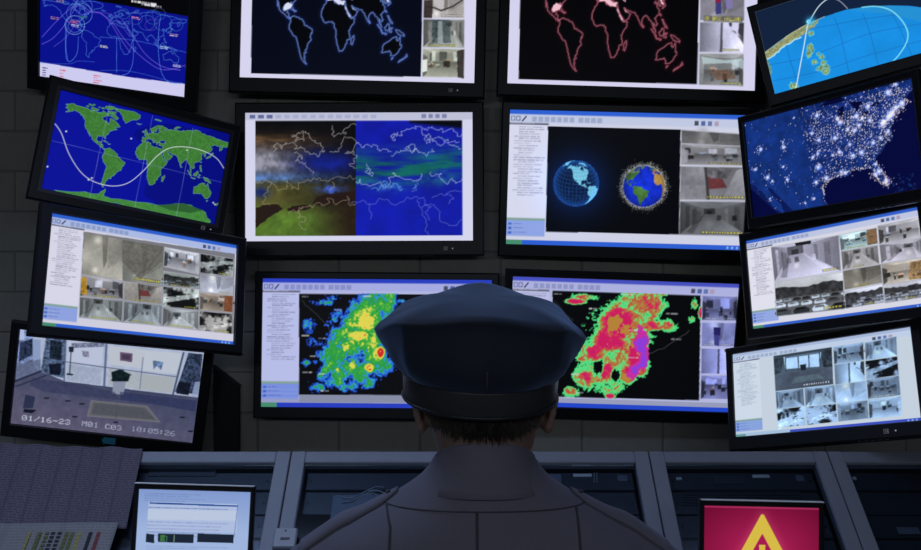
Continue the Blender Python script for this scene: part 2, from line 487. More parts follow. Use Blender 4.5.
# ---- coastlines, longitude / latitude
LAND = {
'n_america': [(-166,68),(-156,71),(-141,70),(-128,70),(-115,68),(-108,68),(-96,68),(-94,72),(-85,69),(-82,67),(-87,64),(-94,60),(-92,57),(-82,55),(-80,51),(-77,56),(-78,62),(-70,61),(-65,58),(-61,56),(-56,52),(-60,50),(-65,49),(-61,46),(-66,44),(-70,43),(-71,41),(-74,40),(-76,36),(-81,31),(-80,26),(-82,28),(-84,30),(-90,29),(-97,27),(-98,21),(-95,18),(-91,19),(-87,21),(-88,16),(-83,15),(-83,10),(-79,9),(-81,8),(-86,11),(-92,14),(-97,16),(-105,20),(-107,24),(-112,29),(-114,31),(-110,24),(-113,27),(-117,33),(-122,37),(-124,42),(-124,48),(-130,54),(-136,58),(-146,61),(-152,59),(-160,56),(-164,55),(-158,59),(-165,62),(-161,66)],
'greenland': [(-46,60),(-52,65),(-54,70),(-60,76),(-70,78),(-60,82),(-35,83),(-20,80),(-20,74),(-25,70),(-38,66)],
'baffin': [(-65,62),(-78,66),(-73,69),(-85,73),(-80,74),(-68,70),(-62,66)],
'victoria': [(-117,70),(-105,69),(-102,72),(-115,74)],
'ellesmere': [(-90,77),(-80,76),(-65,81),(-75,83),(-90,81)],
's_america': [(-79,9),(-72,12),(-62,10),(-52,5),(-50,0),(-44,-2),(-35,-6),(-35,-9),(-39,-14),(-40,-21),(-48,-26),(-53,-33),(-58,-35),(-57,-38),(-62,-39),(-65,-43),(-67,-47),(-69,-51),(-68,-55),(-72,-53),(-75,-48),(-73,-40),(-71,-30),(-70,-18),(-76,-14),(-81,-6),(-80,-2),(-77,4)],
'africa': [(-6,36),(3,37),(10,37),(11,33),(20,31),(25,32),(32,31),(34,27),(37,21),(40,15),(43,12),(51,12),(47,4),(41,-2),(39,-7),(41,-15),(35,-20),(35,-24),(32,-28),(27,-34),(20,-35),(18,-32),(14,-23),(12,-15),(13,-7),(9,-1),(9,4),(4,6),(-4,5),(-8,4),(-13,8),(-17,14),(-16,21),(-13,27),(-9,31)],
'eurasia': [(-9,37),(-9,43),(-2,44),(-1,46),(-5,48),(2,51),(8,54),(8,57),(11,56),(11,54),(20,55),(24,59),(29,60),(22,61),(25,65),(21,65),(17,61),(18,59),(13,55),(7,58),(5,61),(13,66),(20,70),(28,71),(41,67),(34,66),(38,64),(44,66),(46,68),(55,69),(68,69),(73,72),(80,73),(88,75),(104,78),(113,74),(128,73),(140,73),(160,70),(180,69),(178,64),(170,60),(163,59),(162,54),(157,51),(156,57),(163,62),(155,59),(143,59),(136,54),(141,52),(138,46),(131,43),(128,39),(129,35),(126,35),(125,39),(121,40),(118,38),(122,37),(120,33),(122,30),(118,24),(110,21),(106,19),(109,12),(105,9),(101,13),(103,1),(100,6),(98,15),(94,17),(91,22),(87,21),(80,15),(78,8),(73,17),(71,21),(67,25),(57,26),(51,29),(48,30),(51,25),(56,24),(59,22),(55,17),(45,13),(43,16),(39,21),(35,28),(35,32),(36,36),(30,36),(27,37),(27,40),(36,41),(41,41),(38,44),(39,47),(33,46),(28,44),(28,41),(23,40),(24,37),(22,37),(19,42),(13,45),(18,40),(16,38),(12,42),(8,44),(3,43),(0,40),(-2,37),(-6,36)],
'caspian_hole': [],
'australia': [(114,-22),(122,-18),(130,-12),(136,-12),(136,-15),(140,-17),(142,-11),(146,-19),(153,-26),(151,-34),(147,-38),(140,-38),(136,-34),(131,-31),(124,-33),(115,-34)],
'tasmania': [(145,-41),(148,-41),(147,-43.5)],
'madagascar': [(44,-17),(49,-12),(50,-16),(47,-25),(44,-24)],
'britain': [(-5,50),(1,51),(0,53),(-2,57),(-5,58),(-4,54)],
'ireland': [(-10,52),(-6,52),(-6,55),(-9,54)],
'iceland': [(-24,65),(-14,65),(-18,63.5),(-22,64)],
'japan': [(130,32),(135,34),(140,36),(141,41),(139,38),(133,35)],
'hokkaido': [(140,42),(145,43),(142,45)],
'sumatra': [(95,5),(104,-3),(105,-6),(98,1)],
'java': [(105,-6.5),(114,-7),(114,-8.5),(106,-7.5)],
'borneo': [(109,1),(113,3),(117,7),(119,4),(116,-3),(111,-3)],
'sulawesi': [(119,-5),(120,1),(125,1),(121,-1),(123,-5)],
'new_guinea': [(131,-1),(138,-2),(147,-6),(150,-10),(143,-9),(138,-8),(133,-4)],
'philippines': [(120,18),(122,18),(124,12),(126,7),(122,8),(121,13)],
'taiwan': [(120,23),(121,25),(121.5,23)],
'ceylon': [(80,9),(82,7),(80,6)],
'cuba': [(-85,22),(-77,20.5),(-74,20),(-80,23)],
'hispaniola': [(-74,19),(-69,19),(-71,18)],
'nz_n': [(173,-35),(178,-38),(175,-41)],
'nz_s': [(172,-41),(174,-42),(168,-47),(167,-45)],
'svalbard': [(12,78),(25,78),(20,80),(12,80)],
'nov_zemlya': [(53,71),(57,71),(67,76),(60,76)],
'antarctica': [(-180,-90),(-180,-78),(-160,-78),(-130,-74),(-100,-73),(-75,-72),(-62,-65),(-58,-64),(-62,-72),(-40,-77),(-20,-73),(0,-70),(30,-69),(60,-67),(90,-66),(120,-66.5),(150,-68),(168,-72),(165,-78),(180,-78),(180,-90)],
}
del LAND['caspian_hole']
def merc(lat):
    lat = max(min(lat, 80), -75)
    return math.degrees(math.log(math.tan(math.pi / 4 + math.radians(lat) / 2)))
def pseudo(pts):      # rounded world projection
    return [((lo - 11) * (1 - .27 * min(abs(la) / 55, 1.5) ** 1.6), la) for lo, la in pts]
def fit_map(src, dst):
    A = np.array([[a, b, 1] for a, b in src], float)
    K, *_ = np.linalg.lstsq(A, np.array(dst, float), rcond=None)
    return lambda pts: [tuple(np.array([a, b, 1]) @ K) for a, b in pts]
def crop(ox, oy, sc):
    return lambda pts: [(ox + x / sc, oy + y / sc) for x, y in pts]
def smooth_pts(pts, n=6, closed=False):
    P = [np.array(p, float) for p in pts]; out = []
    L = len(P)
    for i in range(L if closed else L - 1):
        g = (lambda j: P[j % L]) if closed else (lambda j: P[min(max(j, 0), L - 1)])
        p0, p1, p2, p3 = g(i - 1), g(i), g(i + 1), g(i + 2)
        for k in range(n):
            t = k / n
            out.append(tuple(.5 * ((2 * p1) + (p2 - p0) * t + (2 * p0 - 5 * p1 + 4 * p2 - p3) * t * t + (3 * p1 - p0 - 3 * p2 + p3) * t ** 3)))
    if not closed: out.append(tuple(P[-1]))
    return out
def fractal(pts, seed, amp, depth=4):
    rs = np.random.RandomState(seed); P = [np.array(q, float) for q in pts]
    for _ in range(depth):
        Q = [P[0]]
        for a, b in zip(P[:-1], P[1:]):
            L = np.hypot(*(b - a)); Q += [(a + b) / 2 + rs.randn(2) * amp * L, b]
        P = Q
    return [tuple(q) for q in P]
def rough_pts(pts, seed, amp, n=3, closed=True):
    rs = np.random.RandomState(seed); out = []
    L = len(pts)
    for i in range(L if closed else L - 1):
        a = np.array(pts[i], float); b = np.array(pts[(i + 1) % L], float)
        for k in range(n):
            out.append(tuple(a + (b - a) * k / n + (rs.randn(2) * amp if k else 0)))
    return out
# ---- camera feeds
def feed(p, q, kind, seed=0, tint=(1, 1, 1.04), gain=1.0, cap=(225, 215, 60), capw=(.25, .8), border=(170, 172, 185)):
    rs = np.random.RandomState(seed)
    q = [np.array(v, float) for v in q]
    def B(pts):
        out = []
        for u, v in pts:
            out.append(tuple((q[0] * (1 - u) + q[1] * u) * (1 - v) + (q[3] * (1 - u) + q[2] * u) * v))
        return out
    def T(g, w=(1, 1, 1)):
        return tuple(np.clip(np.array(w) * np.array(tint) * g * gain, 0, 255))
    def P(pts, g, w=(1, 1, 1), a=1.0, n=0.12): p.poly(B(pts), T(g, w), a, noise=n, ncell=10)
    def R(u0, v0, u1, v1, g, w=(1, 1, 1), a=1.0, n=0.12): P([(u0, v0), (u1, v0), (u1, v1), (u0, v1)], g, w, a, n)
    def G(pts, g0, g1, p0, p1, w=(1, 1, 1)):
        bb = B([p0, p1]); p.grad(B(pts), T(g0, w), T(g1, w), bb[0], bb[1])
    full = [(0, 0), (1, 0), (1, 1), (0, 1)]
    if kind == 'hall':      # corridor seen from a corner of the ceiling
        vx, vy = rs.uniform(.35, .65), rs.uniform(.12, .3); d = rs.uniform(.06, .13)
        G(full, 120, 165, (0, 0), (1, 0))
        P([(0, 0), (1, 0), (vx + d, vy - d), (vx - d, vy - d)], 185, n=.05)
        G([(0, 1), (1, 1), (vx + d, vy + d), (vx - d, vy + d)], 205, 140, (.5, 1), (vx, vy))
        G([(0, 0), (vx - d, vy - d), (vx - d, vy + d), (0, 1)], 105, 165, (0, .5), (vx, vy))
        G([(1, 0), (vx + d, vy - d), (vx + d, vy + d), (1, 1)], 120, 175, (1, .5), (vx, vy))
        R(vx - d, vy - d, vx + d, vy + d, 90)
        R(vx - d * .5, vy - d * .2, vx + d * .4, vy + d, 50)
        for k in range(2):
            t = rs.uniform(.25, .6); x = t * vx
            P([(x, vy * t + .1), (x + .08, vy * t + .16), (x + .08, .85 - .5 * t), (x, .95 - .5 * t)], 75 + 40 * k, a=.7)
        for sgn in (-1, 1):
            for k in range(2):
                t0, t1 = (.25, .42) if k == 0 else (.6, .7)
                e0 = 0 if sgn < 0 else 1; ex = vx + sgn * d
                def W(t, y0, y1): return (e0 + (ex - e0) * t, y0 * (1 - t) + y1 * t)
                P([W(t0, .1, vy - d * .6), W(t1, .1, vy - d * .6), W(t1, .98, vy + d), W(t0, .98, vy + d)], rs.choice([70, 95, 200]), a=.6, n=.3)
        P([(.1, .92), (vx - d, vy + d), (vx - d * .8, vy + d), (.2, .95)], 90, a=.5); P([(.9, .95), (vx + d, vy + d), (vx + d * .8, vy + d), (.8, .97)], 225, a=.4)
        for k in range(3): u = rs.uniform(.2, .8); P([(u, .4), (u + .06, .4), (u + .07, .55), (u, .56)], rs.choice([40, 70, 220]), a=.6, n=.5)
        p.disc(*B([(vx, .65)])[0], 9, T(255), .5, soft=1)
    elif kind == 'corner':  # bare wall and floor
        G(full, 150, 190, (0, 0), (0, 1))
        P([(0, .5), (.5, .25), (1, .45), (1, 1), (0, 1)], 175, n=.06)
        P([(.45, 0), (.62, 0), (.6, .62), (.52, .8)], 110, a=.8)
        P([(.62, 0), (1, 0), (1, .5), (.62, .78)], 150, a=.8)
        p.disc(*B([(.35, .12)])[0], 12, T(250), .7, soft=1)
        p.disc(*B([(.32, .85)])[0], 8, T(255), .8, soft=1)
    elif kind == 'lot':     # parked cars under a bright sky
        G(full, 215, 150, (0, 0), (0, 1))
        b = [(0, .42)] + [(k / 14, .30 - .14 * rs.rand() - .12 * abs(k / 14 - .5)) for k in range(15)] + [(1, .42)]
        P(b + [(1, .55), (0, .55)], 55, n=.6)
        R(0, .5, 1, 1, 95, n=.2)
        for r, (v, s) in enumerate(((.52, .10), (.64, .14), (.80, .2))):
            u = -rs.rand() * .1
            while u < 1:
                g = rs.choice([70, 150, 190, 210, 45])
                P([(u, v + s * .5), (u + s * .2, v + s * .05), (u + s * .95, v), (u + s * 1.25, v + s * .4), (u + s * 1.2, v + s * .8), (u + s * .1, v + s * .9)], g, (.95, 1, 1.05))
                P([(u + s * .25, v + s * .12), (u + s * .85, v + s * .08), (u + s * .95, v + s * .35), (u + s * .2, v + s * .4)], g * .45)
                u += s * 1.4
    elif kind == 'yard':    # bright ground, dark trees and a road
        r_ = p.mask(q)
        if r_ is not None:
            sl, m = r_
            n = fbm(m.shape[0], m.shape[1], max(m.shape[1] / 3.2, 5), seed, 4); n2 = fbm(m.shape[0], m.shape[1], 6, seed + 5, 3)
            g = np.clip((n + .25 * (n2 - .5) - .40) * 5.0, 0, 1) ** 1.3 * 170 + 18
            p.a[sl] = np.where(m[..., None], np.clip(g[..., None] * np.array(tint) * gain, 0, 255), p.a[sl])
        d = rs.uniform(-.2, .2)
        P([(0, .62 + d), (1, .30 + d), (1, .48 + d), (0, .92 + d)], 205, a=.75, n=.5)
        for k in range(6): R(*(lambda u, v, w: (u, v, u + w, v + w * .5))(rs.rand(), .3 + .5 * rs.rand(), rs.uniform(.05, .12)), rs.choice([30, 60, 225]))
    elif kind == 'room':    # furnished room: bright back wall, windows, furniture row, polished floor
        G(full, 175, 120, (0, 0), (0, 1))
        h = rs.uniform(.40, .55); vx = rs.uniform(.3, .7)
        P([(0, 0), (1, 0), (vx + .25, .14), (vx - .25, .14)], 205, n=.1)
        G([(0, 1), (1, 1), (.95, h), (.05, h)], 190, 110, (.5, 1), (.5, h))
        for k in range(rs.randint(2, 5)):
            u = rs.uniform(.05, .8); R(u, rs.uniform(.1, .2), u + rs.uniform(.06, .2), h - .03, rs.choice([235, 225, 60, 95]), (1, 1.02, 1.05))
        for k in range(9):
            u = rs.uniform(-.05, .95); w = rs.uniform(.04, .14); v = h + rs.uniform(-.14, .2); hh_ = rs.uniform(.08, .26)
            c = [(1, 1, 1), (.92, 1, 1.08), (1.12, .95, .85), (1, 1, 1)][rs.randint(4)]
            P([(u, v), (u + w, v - .03), (u + w * 1.1, v + hh_), (u + .01, v + hh_ + .03)], rs.choice([28, 48, 75, 120]), c, .85, .4)
            P([(u, v), (u + w, v - .03), (u + w * 1.2, v + .03), (u + .02, v + .05)], rs.choice([160, 200, 225]), c, .8)
        P([(0, .2), (.12, .3), (.10, .9), (0, 1)], rs.choice([50, 90, 200]), a=.8); P([(1, .1), (.88, .25), (.9, .85), (1, 1)], rs.choice([50, 80, 190]), a=.8)
    elif kind == 'red':
        G(full, 120, 165, (0, 0), (0, 1))
        P([(0, 0), (.35, 0), (.42, 1), (0, 1)], 165); P([(.62, 1), (.85, .1), (1, 0), (1, 1)], 175)
        P([(.38, .3), (.62, .3), (.7, .62), (.42, .68)], 120, (1.05, .55, .55)); P([(.4, .05), (.8, .05), (.7, .35), (.45, .35)], 110, n=.6)
        P([(.36, 0), (.4, 0), (.44, 1), (.4, 1)], 70)
    elif kind == 'door':
        G(full, 115, 215, (0, 0), (.5, 0)); P([(.47, 0), (.52, 0), (.52, 1), (.46, 1)], 90, n=0)
        P([(.52, 0), (1, 0), (1, 1), (.52, 1)], 225, n=.05)
        P([(.7, .25), (.8, .3), (1, .75), (1, .55)], 70, n=.2); P([(.88, 0), (1, 0), (1, .6), (.86, .35)], 60)
        P([(.65, 0), (.72, 0), (.72, .15), (.66, .12)], 60)
    elif kind == 'lobby':
        G(full, 70, 130, (0, 0), (0, 1))
        P([(.18, .08), (.82, .1), (.78, .48), (.2, .42)], 235, n=.06)
        for x in (.2, .42, .6, .78): P([(x, .08), (x + .02, .08), (x + .015, .5), (x, .5)], 70)
        P([(0, .1), (.18, .1), (.12, .5), (0, .55)], 60, n=.7); P([(.82, .1), (1, 0), (1, .6), (.84, .5)], 60, n=.7)
        P([(.45, .36), (.56, .36), (.55, .52), (.47, .52)], 40); P([(0, .55), (1, .52), (1, 1), (0, 1)], 95, (1, .96, .95), n=.15)
        P([(.35, .68), (.75, .66), (.85, .8), (.3, .84)], 120, (1, 1, .92)); P([(.2, .08), (.78, .08), (.78, .13), (.2, .13)], 120)
    r_ = p.mask(q)
    if r_ is not None:
        sl, m = r_; n = 1 + .4 * (fbm(m.shape[0], m.shape[1], max(m.shape[1] / 2.0, 4), seed + 31, 2) - .5) + .12 * (fbm(m.shape[0], m.shape[1], 3.5, seed + 7, 2) - .5)
        p.a[sl] = np.where(m[..., None], np.clip(p.a[sl] * n[..., None], 0, 255), p.a[sl])
    p.blur(q, 2)
    if cap is not None:
        u, w = capw
        R(u - .02, .87, u + w * .9 + .02, .955, 40, a=.3, n=0)
        x = u
        while x < u + w * .9:
            l = rs.uniform(.015, .04)
            p.poly(B([(x, .888), (x + l, .888), (x + l, .935), (x, .935)]), cap, .7); x += l + .018
    if border is not None:
        p.line(q, border, 2.2, .8, closed=True)

def window_ui(p, bar, page, blue, left=0.0, tree=True, text_col=(70, 72, 100), tools=True, right_tools=.79, start=True):
    """application window: title bar, tool bar, tree list, task bar"""
    p.rect(0, 0, 1, 1, page)
    p.rect(0, 0, 1, .035, blue)
    p.rect(0, .035, 1, .095, bar)
    if tools:
        for k, (u, c) in enumerate(((.008, (70, 80, 130)), (.03, (40, 50, 90)))):
            p.line([(u, .05), (u + .015, .05), (u + .015, .08), (u, .08)], c, 1.4, .9, closed=True)
        p.line([(.055, .083), (.07, .05)], (40, 45, 70), 3)
        for k in range(11):
            u = .095 + k * .026 + (.012 if k > 6 else 0)
            p.rect(u, .05, u + .02, .085, np.array(bar) * .82 + np.array([0, 4, 14]))
        for k in range(4):
            u = right_tools + k * .028
            p.rect(u, .052, u + .018, .085, [(60, 62, 80), (70, 90, 150), (90, 110, 165), (170, 150, 170)][k], .9)
    if tree:
        p.rect(0, .095, .165, .112, (105, 108, 128)); p.dashes(.005, .097, .12, .111, 1, (215, 215, 230), .7)
        p.rect(0, .112, .163, .80, np.clip(np.array(page) * 1.04, 0, 255))
        p.dashes(.022, .122, .155, .64, 30, text_col, .40, indent=.02, fill=.5, th=.5)
        p.rect(0, .80, .163, .935, np.array(page) * (.68, .78, 1.0))
        p.rect(0, .80, .163, .818, (130, 160, 150))
        for k in range(3):
            v = .835 + k * .033
            p.rect(.008, v, .022, v + .018, (60, 100, 190)); p.dashes(.03, v + .003, .09, v + .018, 1, (60, 70, 140), .6)
            p.line([(0, v + .026), (.163, v + .026)], (150, 165, 215), 1.2)
    if start:
        p.rect(0, .962, 1, 1, blue)
        p.rect(0, .962, .07, 1, (70, 140, 110))
        for k in range(3): p.rect(.93 + k * .02, .972, .94 + k * .02, .99, (140, 175, 235))

PIC = {}
# ---------------- L1: satellite ground tracks
p = PIC['L1'] = Picture('L1', base=(8, 16, 140))
c = crop(0, 0, 1)
p.poly(p.uv([(30, -40), (200, -40), (200, 18.6), (120, 5), (30, -10)]), (3, 3, 6))
p.poly(p.uv([(30, 60), (41, 62), (130, 77), (186, 84), (195, 86), (195, 110), (30, 90)]), (205, 203, 240))
g = fit_map([(-68, -54), (20, -35), (147, -38), (-82, 27), (51, 12), (130, 33)], p.uv([(88, 57), (129.5, 54), (175, 66), (80, 27), (130, 28), (170, 35)]))
for k, pts in LAND.items():
    if k == 'antarctica': continue
    w = [v for v in g(rough_pts(pts, 3, .8))]
    p.line(w, (85, 140, 215), 1.4, .9, closed=True)
c1 = crop(40, 0, 9.167); c2 = crop(115, 0, 9.167); c0 = crop(0, 0, 5.5); c3 = crop(100, 0, 5)
def trk(cc, pts, col, a=.8, w=1.9): p.line(smooth_pts(p.uv(cc(pts))), col, w, a)
vio, lbl = (135, 110, 235), (95, 150, 235)
trk(c1, [(20, 340), (120, 230), (210, 140), (300, 60), (350, 0)], vio)
trk(c1, [(20, 405), (120, 350), (220, 240), (290, 130), (360, 50), (470, 110), (560, 125), (640, 200), (720, 330), (825, 480)], vio)
trk(c1, [(130, 425), (230, 350), (300, 260), (380, 150), (470, 110), (640, 130), (720, 200), (825, 340)], vio, .6)
trk(c3, [(0, 65), (60, 110), (110, 180), (170, 250), (240, 310), (300, 345), (360, 345), (425, 325)], vio)
trk(c3, [(110, 100), (160, 170), (210, 250), (260, 300), (320, 335), (400, 350)], vio)
trk(c3, [(160, 90), (165, 200), (165, 300), (145, 360), (110, 375)], lbl)
trk(c3, [(300, 90), (290, 200), (295, 300), (310, 370), (345, 410), (410, 415)], lbl)
trk(c1, [(240, 220), (235, 400), (255, 550)], lbl); trk(c0, [(370, 150), (362, 260), (368, 325), (392, 335), (425, 290), (432, 200)], lbl)
trk(c3, [(83, 190), (83, 360)], lbl); trk(c3, [(0, 185), (160, 200), (320, 235), (430, 262)], lbl, .6)
trk(c3, [(0, 352), (120, 352), (220, 370), (330, 400), (430, 420)], lbl, .5); trk(c0, [(225, 345), (380, 350), (430, 335), (520, 340)], lbl, .5)
for cx, cy, r, col in ((320, 230, 90, (150, 200, 235)), (380, 130, 100, (120, 185, 215)), (330, 120, 85, (90, 150, 220)), (400, 60, 80, (110, 150, 235)), (320, 240, 60, (110, 150, 230))):
    trk(c1, [(cx + r * math.cos(t * math.pi / 8), cy + r * .95 * math.sin(t * math.pi / 8)) for t in range(17)], col, .8, 1.7)
for cx, cy, r in ((190, 170, 60), (290, 210, 75), (330, 230, 55), (440, 210, 80), (350, 160, 70), (560, 230, 60), (80, 130, 50), (400, 130, 60)):
    trk(c2, [(cx + r * math.cos(t * math.pi / 8), cy + r * .9 * math.sin(t * math.pi / 8)) for t in range(17)], [(150, 110, 200), (110, 140, 220), (90, 170, 215)][cx % 3], .6, 1.4)
for pt, col in (((c1, (140, 170)), (225, 150, 150)), ((c1, (320, 205)), (200, 60, 90)), ((c1, (330, 240)), (220, 210, 220)), ((c1, (590, 430)), (230, 225, 200)), ((c1, (190, 15)), (200, 170, 150)), ((c2, (190, 170)), (225, 140, 170)), ((c2, (540, 325)), (235, 200, 190)), ((c2, (450, 440)), (190, 220, 235)), ((c3, (385, 330)), (225, 220, 240)), ((c1, (400, 160)), (60, 130, 110))):
    u, v = p.uv(pt[0]([pt[1]]))[0]
    p.dashes(u - .03, v - .014, u + .03, v + .014, 2, col, 1.0, fill=.8, th=.6)
for k in range(2):
    u, v = p.uv(c2([(150 + 90 * k, 2 + 28 * k)]))[0]
    p.dashes(u, v, u + .17 - .03 * k, v + .03, 1, (235, 235, 240), 1.0, fill=.9, th=.7)
for x, y, col, n in ((234, 368, (60, 60, 100), 4), (330, 380, (220, 70, 90), 3), (515, 410, (220, 60, 80), 4)):
    u, v = p.uv(c0([(x, y)]))[0]; p.dashes(u, v, u + .06, v + .095, n, col, .85, fill=.4)
# ---------------- L2: green world map with an orbit
p = PIC['L2'] = Picture('L2', base=(6, 14, 150))
e = crop(20, 70, 3.057)
g = fit_map([(-68, -54), (20, -34.5), (147, -38), (-166, 66), (77.5, 8), (51, 12), (-35, -7), (-17, 14.7)],
            p.uv(e([(252, 352), (400, 352), (567, 395), (135, 108), (490, 297), (447, 268), (325, 288), (362, 258)])))
sh = p.uv(e([(350, 190), (380, 240), (390, 320), (380, 380), (410, 400), (440, 420), (640, 470), (640, 200), (560, 190), (450, 165)]))
p.poly(smooth_pts(sh, closed=True), (4, 8, 105), .55)
for k, pts in LAND.items():
    if k == 'antarctica': continue
    q = g(rough_pts(pts, 5, .7))
    p.poly(q, (62, 122, 52), 1, noise=.18); p.line(q, (140, 200, 170), 1.3, .75, closed=True)
for seed in range(14):
    rs = np.random.RandomState(seed); q = g([(rs.uniform(-125, -70), rs.uniform(66, 80))])[0]; p.disc(q[0], q[1], rs.uniform(3, 8), (80, 150, 75), .9, ry=3)
ant = p.uv(e(rough_pts([(105, 366), (180, 372), (240, 378), (262, 362), (258, 385), (330, 398), (420, 412), (500, 408), (560, 430), (580, 458), (575, 470), (500, 452), (380, 425), (250, 402), (150, 385)], 4, 2.0)))
p.poly(ant, (66, 132, 60), noise=.15); p.line(ant, (140, 195, 165), 1.2, .6, closed=True)
p.poly(p.uv(e([(420, 412), (500, 406), (560, 428), (520, 436), (460, 428)])), (40, 85, 45), .8)
for a, b in (((95, 215), (640, 350)), ((100, 216), (615, 343))):
    p.line(p.uv(e([a, b])), (130, 150, 210), 1.2, .45)
for a, b in (((275, 105), (213, 392)), ((405, 140), (350, 425)), ((528, 178), (478, 445))):
    p.line(p.uv(e([a, b])), (160, 175, 215), 1.3, .7)
p.line(smooth_pts(p.uv(e([(108, 165), (128, 195), (150, 255), (185, 310), (225, 340), (280, 354), (330, 345), (375, 310), (420, 262), (460, 238), (510, 236), (560, 248), (600, 270), (622, 300)]))), (215, 220, 225), 2.6, .95)
for x, y in ((142, 188), (210, 335), (220, 330), (510, 245), (590, 405), (595, 410), (85, 295), (340, 210)):
    u, v = p.uv(e([(x, y)]))[0]; p.disc(u, v, 3, (210, 225, 215), .9)
# ---------------- L3 / R3 / R4: walls of camera feeds
p = PIC['L3'] = Picture('L3')
window_ui(p, (170, 185, 225), (205, 205, 222), (45, 95, 205), right_tools=.80)
k = crop(60, 220, 4.4)
def quad(cc, *pts): return p.uv(cc(pts))
p.poly(quad(k, (105, 52), (768, 150), (762, 500), (85, 430)), (120, 120, 128))
W_ = (1.0, .99, .94)
feed(p, quad(k, (110, 55), (275, 88), (275, 265), (95, 240)), 'corner', 3, W_, .92, cap=None, border=None)
feed(p, quad(k, (275, 88), (455, 118), (450, 290), (275, 265)), 'corner', 11, (.98, 1, .95), .75, capw=(.3, .7), border=None)
p.poly(quad(k, (275, 88), (455, 118), (452, 180), (350, 262), (272, 180)), (98, 96, 90), .75, noise=.25)
p.line(quad(k, (330, 250), (385, 215), (450, 130)), (70, 68, 64), 3, .5)
feed(p, quad(k, (460, 120), (612, 148), (610, 240), (455, 205)), 'room', 5, (.98, 1, 1.06), 1.0, cap=None)
feed(p, quad(k, (617, 148), (762, 172), (760, 250), (615, 232)), 'yard', 21, (.95, 1, 1.02), .85, capw=(.6, .35))
feed(p, quad(k, (95, 240), (278, 268), (278, 350), (88, 335)), 'room', 8, (1, 1, 1.05), .8, capw=(.3, .65))
p.poly(quad(k, (95, 250), (118, 254), (120, 330), (92, 325)), (190, 140, 30), .8, noise=.3)
feed(p, quad(k, (282, 270), (450, 293), (448, 370), (280, 352)), 'red', 5, (1.02, 1, .98), .85, capw=(.2, .7))
feed(p, quad(k, (455, 225), (610, 248), (610, 300), (455, 288)), 'lot', 9, (.95, 1, 1), .8, capw=(.2, .6))
feed(p, quad(k, (455, 292), (612, 305), (610, 395), (452, 380)), 'yard', 31, (.95, 1, 1), 1.0, capw=(.6, .3))
feed(p, quad(k, (617, 240), (762, 255), (760, 330), (615, 315)), 'corner', 17, (.95, .98, 1.08), 1.05, capw=(.6, .3))
feed(p, quad(k, (615, 318), (760, 332), (757, 408), (613, 395)), 'room', 19, (1.05, .97, .9), .8, cap=None)
p.poly(quad(k, (722, 332), (760, 336), (757, 405), (720, 400)), (120, 70, 45), .9, noise=.3)
feed(p, quad(k, (88, 338), (278, 355), (272, 448), (85, 428)), 'hall', 41, (.95, 1, 1.02), .82, capw=(.3, .6))
feed(p, quad(k, (282, 357), (450, 375), (445, 465), (278, 448)), 'hall', 44, (.93, 1, 1.06), .85, capw=(.2, .7))
feed(p, quad(k, (453, 385), (610, 400), (608, 482), (450, 466)), 'hall', 47, (.96, 1, 1.04), .9, capw=(.15, .75))
feed(p, quad(k, (613, 400), (757, 412), (755, 500), (612, 484)), 'yard', 52, (1, 1, 1), .9, capw=(.5, .45))

p = PIC['R3'] = Picture('R3')
window_ui(p, (190, 198, 226), (215, 215, 228), (50, 95, 200), right_tools=.80)
k = crop(770, 200, 4.232)
feed(p, quad(k, (5, 200), (290, 150), (300, 300), (20, 345)), 'hall', 62, (.97, .97, 1.1), 1.0, capw=(.75, .22))
p.poly(quad(k, (105, 183), (175, 172), (172, 186), (110, 195)), (30, 28, 32))
feed(p, quad(k, (20, 348), (308, 305), (315, 460), (28, 492)), 'lot', 64, (.98, 1, 1.04), .95, capw=(.72, .25))
feed(p, quad(k, (292, 150), (450, 118), (455, 190), (300, 215)), 'room', 66, (.9, 1.05, 1.1), 1.0, capw=(.2, .5))
p.poly(quad(k, (408, 128), (450, 120), (455, 185), (412, 192)), (120, 85, 55), .85, noise=.3)
feed(p, quad(k, (455, 110), (645, 72), (652, 155), (462, 188)), 'room', 73, (1, 1, 1.05), .95, cap=None)
feed(p, quad(k, (300, 218), (455, 192), (462, 270), (308, 298)), 'hall', 68, (1, .99, 1.02), .95, capw=(.3, .3))
feed(p, quad(k, (462, 190), (655, 158), (662, 240), (470, 268)), 'hall', 70, (.98, .97, 1.05), 1.0, cap=None)
feed(p, quad(k, (308, 300), (468, 272), (475, 350), (315, 380)), 'corner', 72, (1, .98, .92), .7, capw=(.3, .4))
feed(p, quad(k, (470, 270), (664, 242), (672, 330), (478, 358)), 'room', 79, (1.04, 1, .95), .95, capw=(.6, .3))
p.poly(quad(k, (590, 262), (660, 250), (668, 330), (585, 335)), (150, 105, 50), .55, noise=.8)
feed(p, quad(k, (315, 385), (475, 355), (482, 432), (320, 458)), 'lot', 83, (.95, .97, 1.05), 1.0, capw=(.5, .3))
feed(p, quad(k, (480, 360), (674, 333), (680, 405), (486, 435)), 'lot', 85, (.97, .98, 1.05), 1.0, capw=(.4, .3))

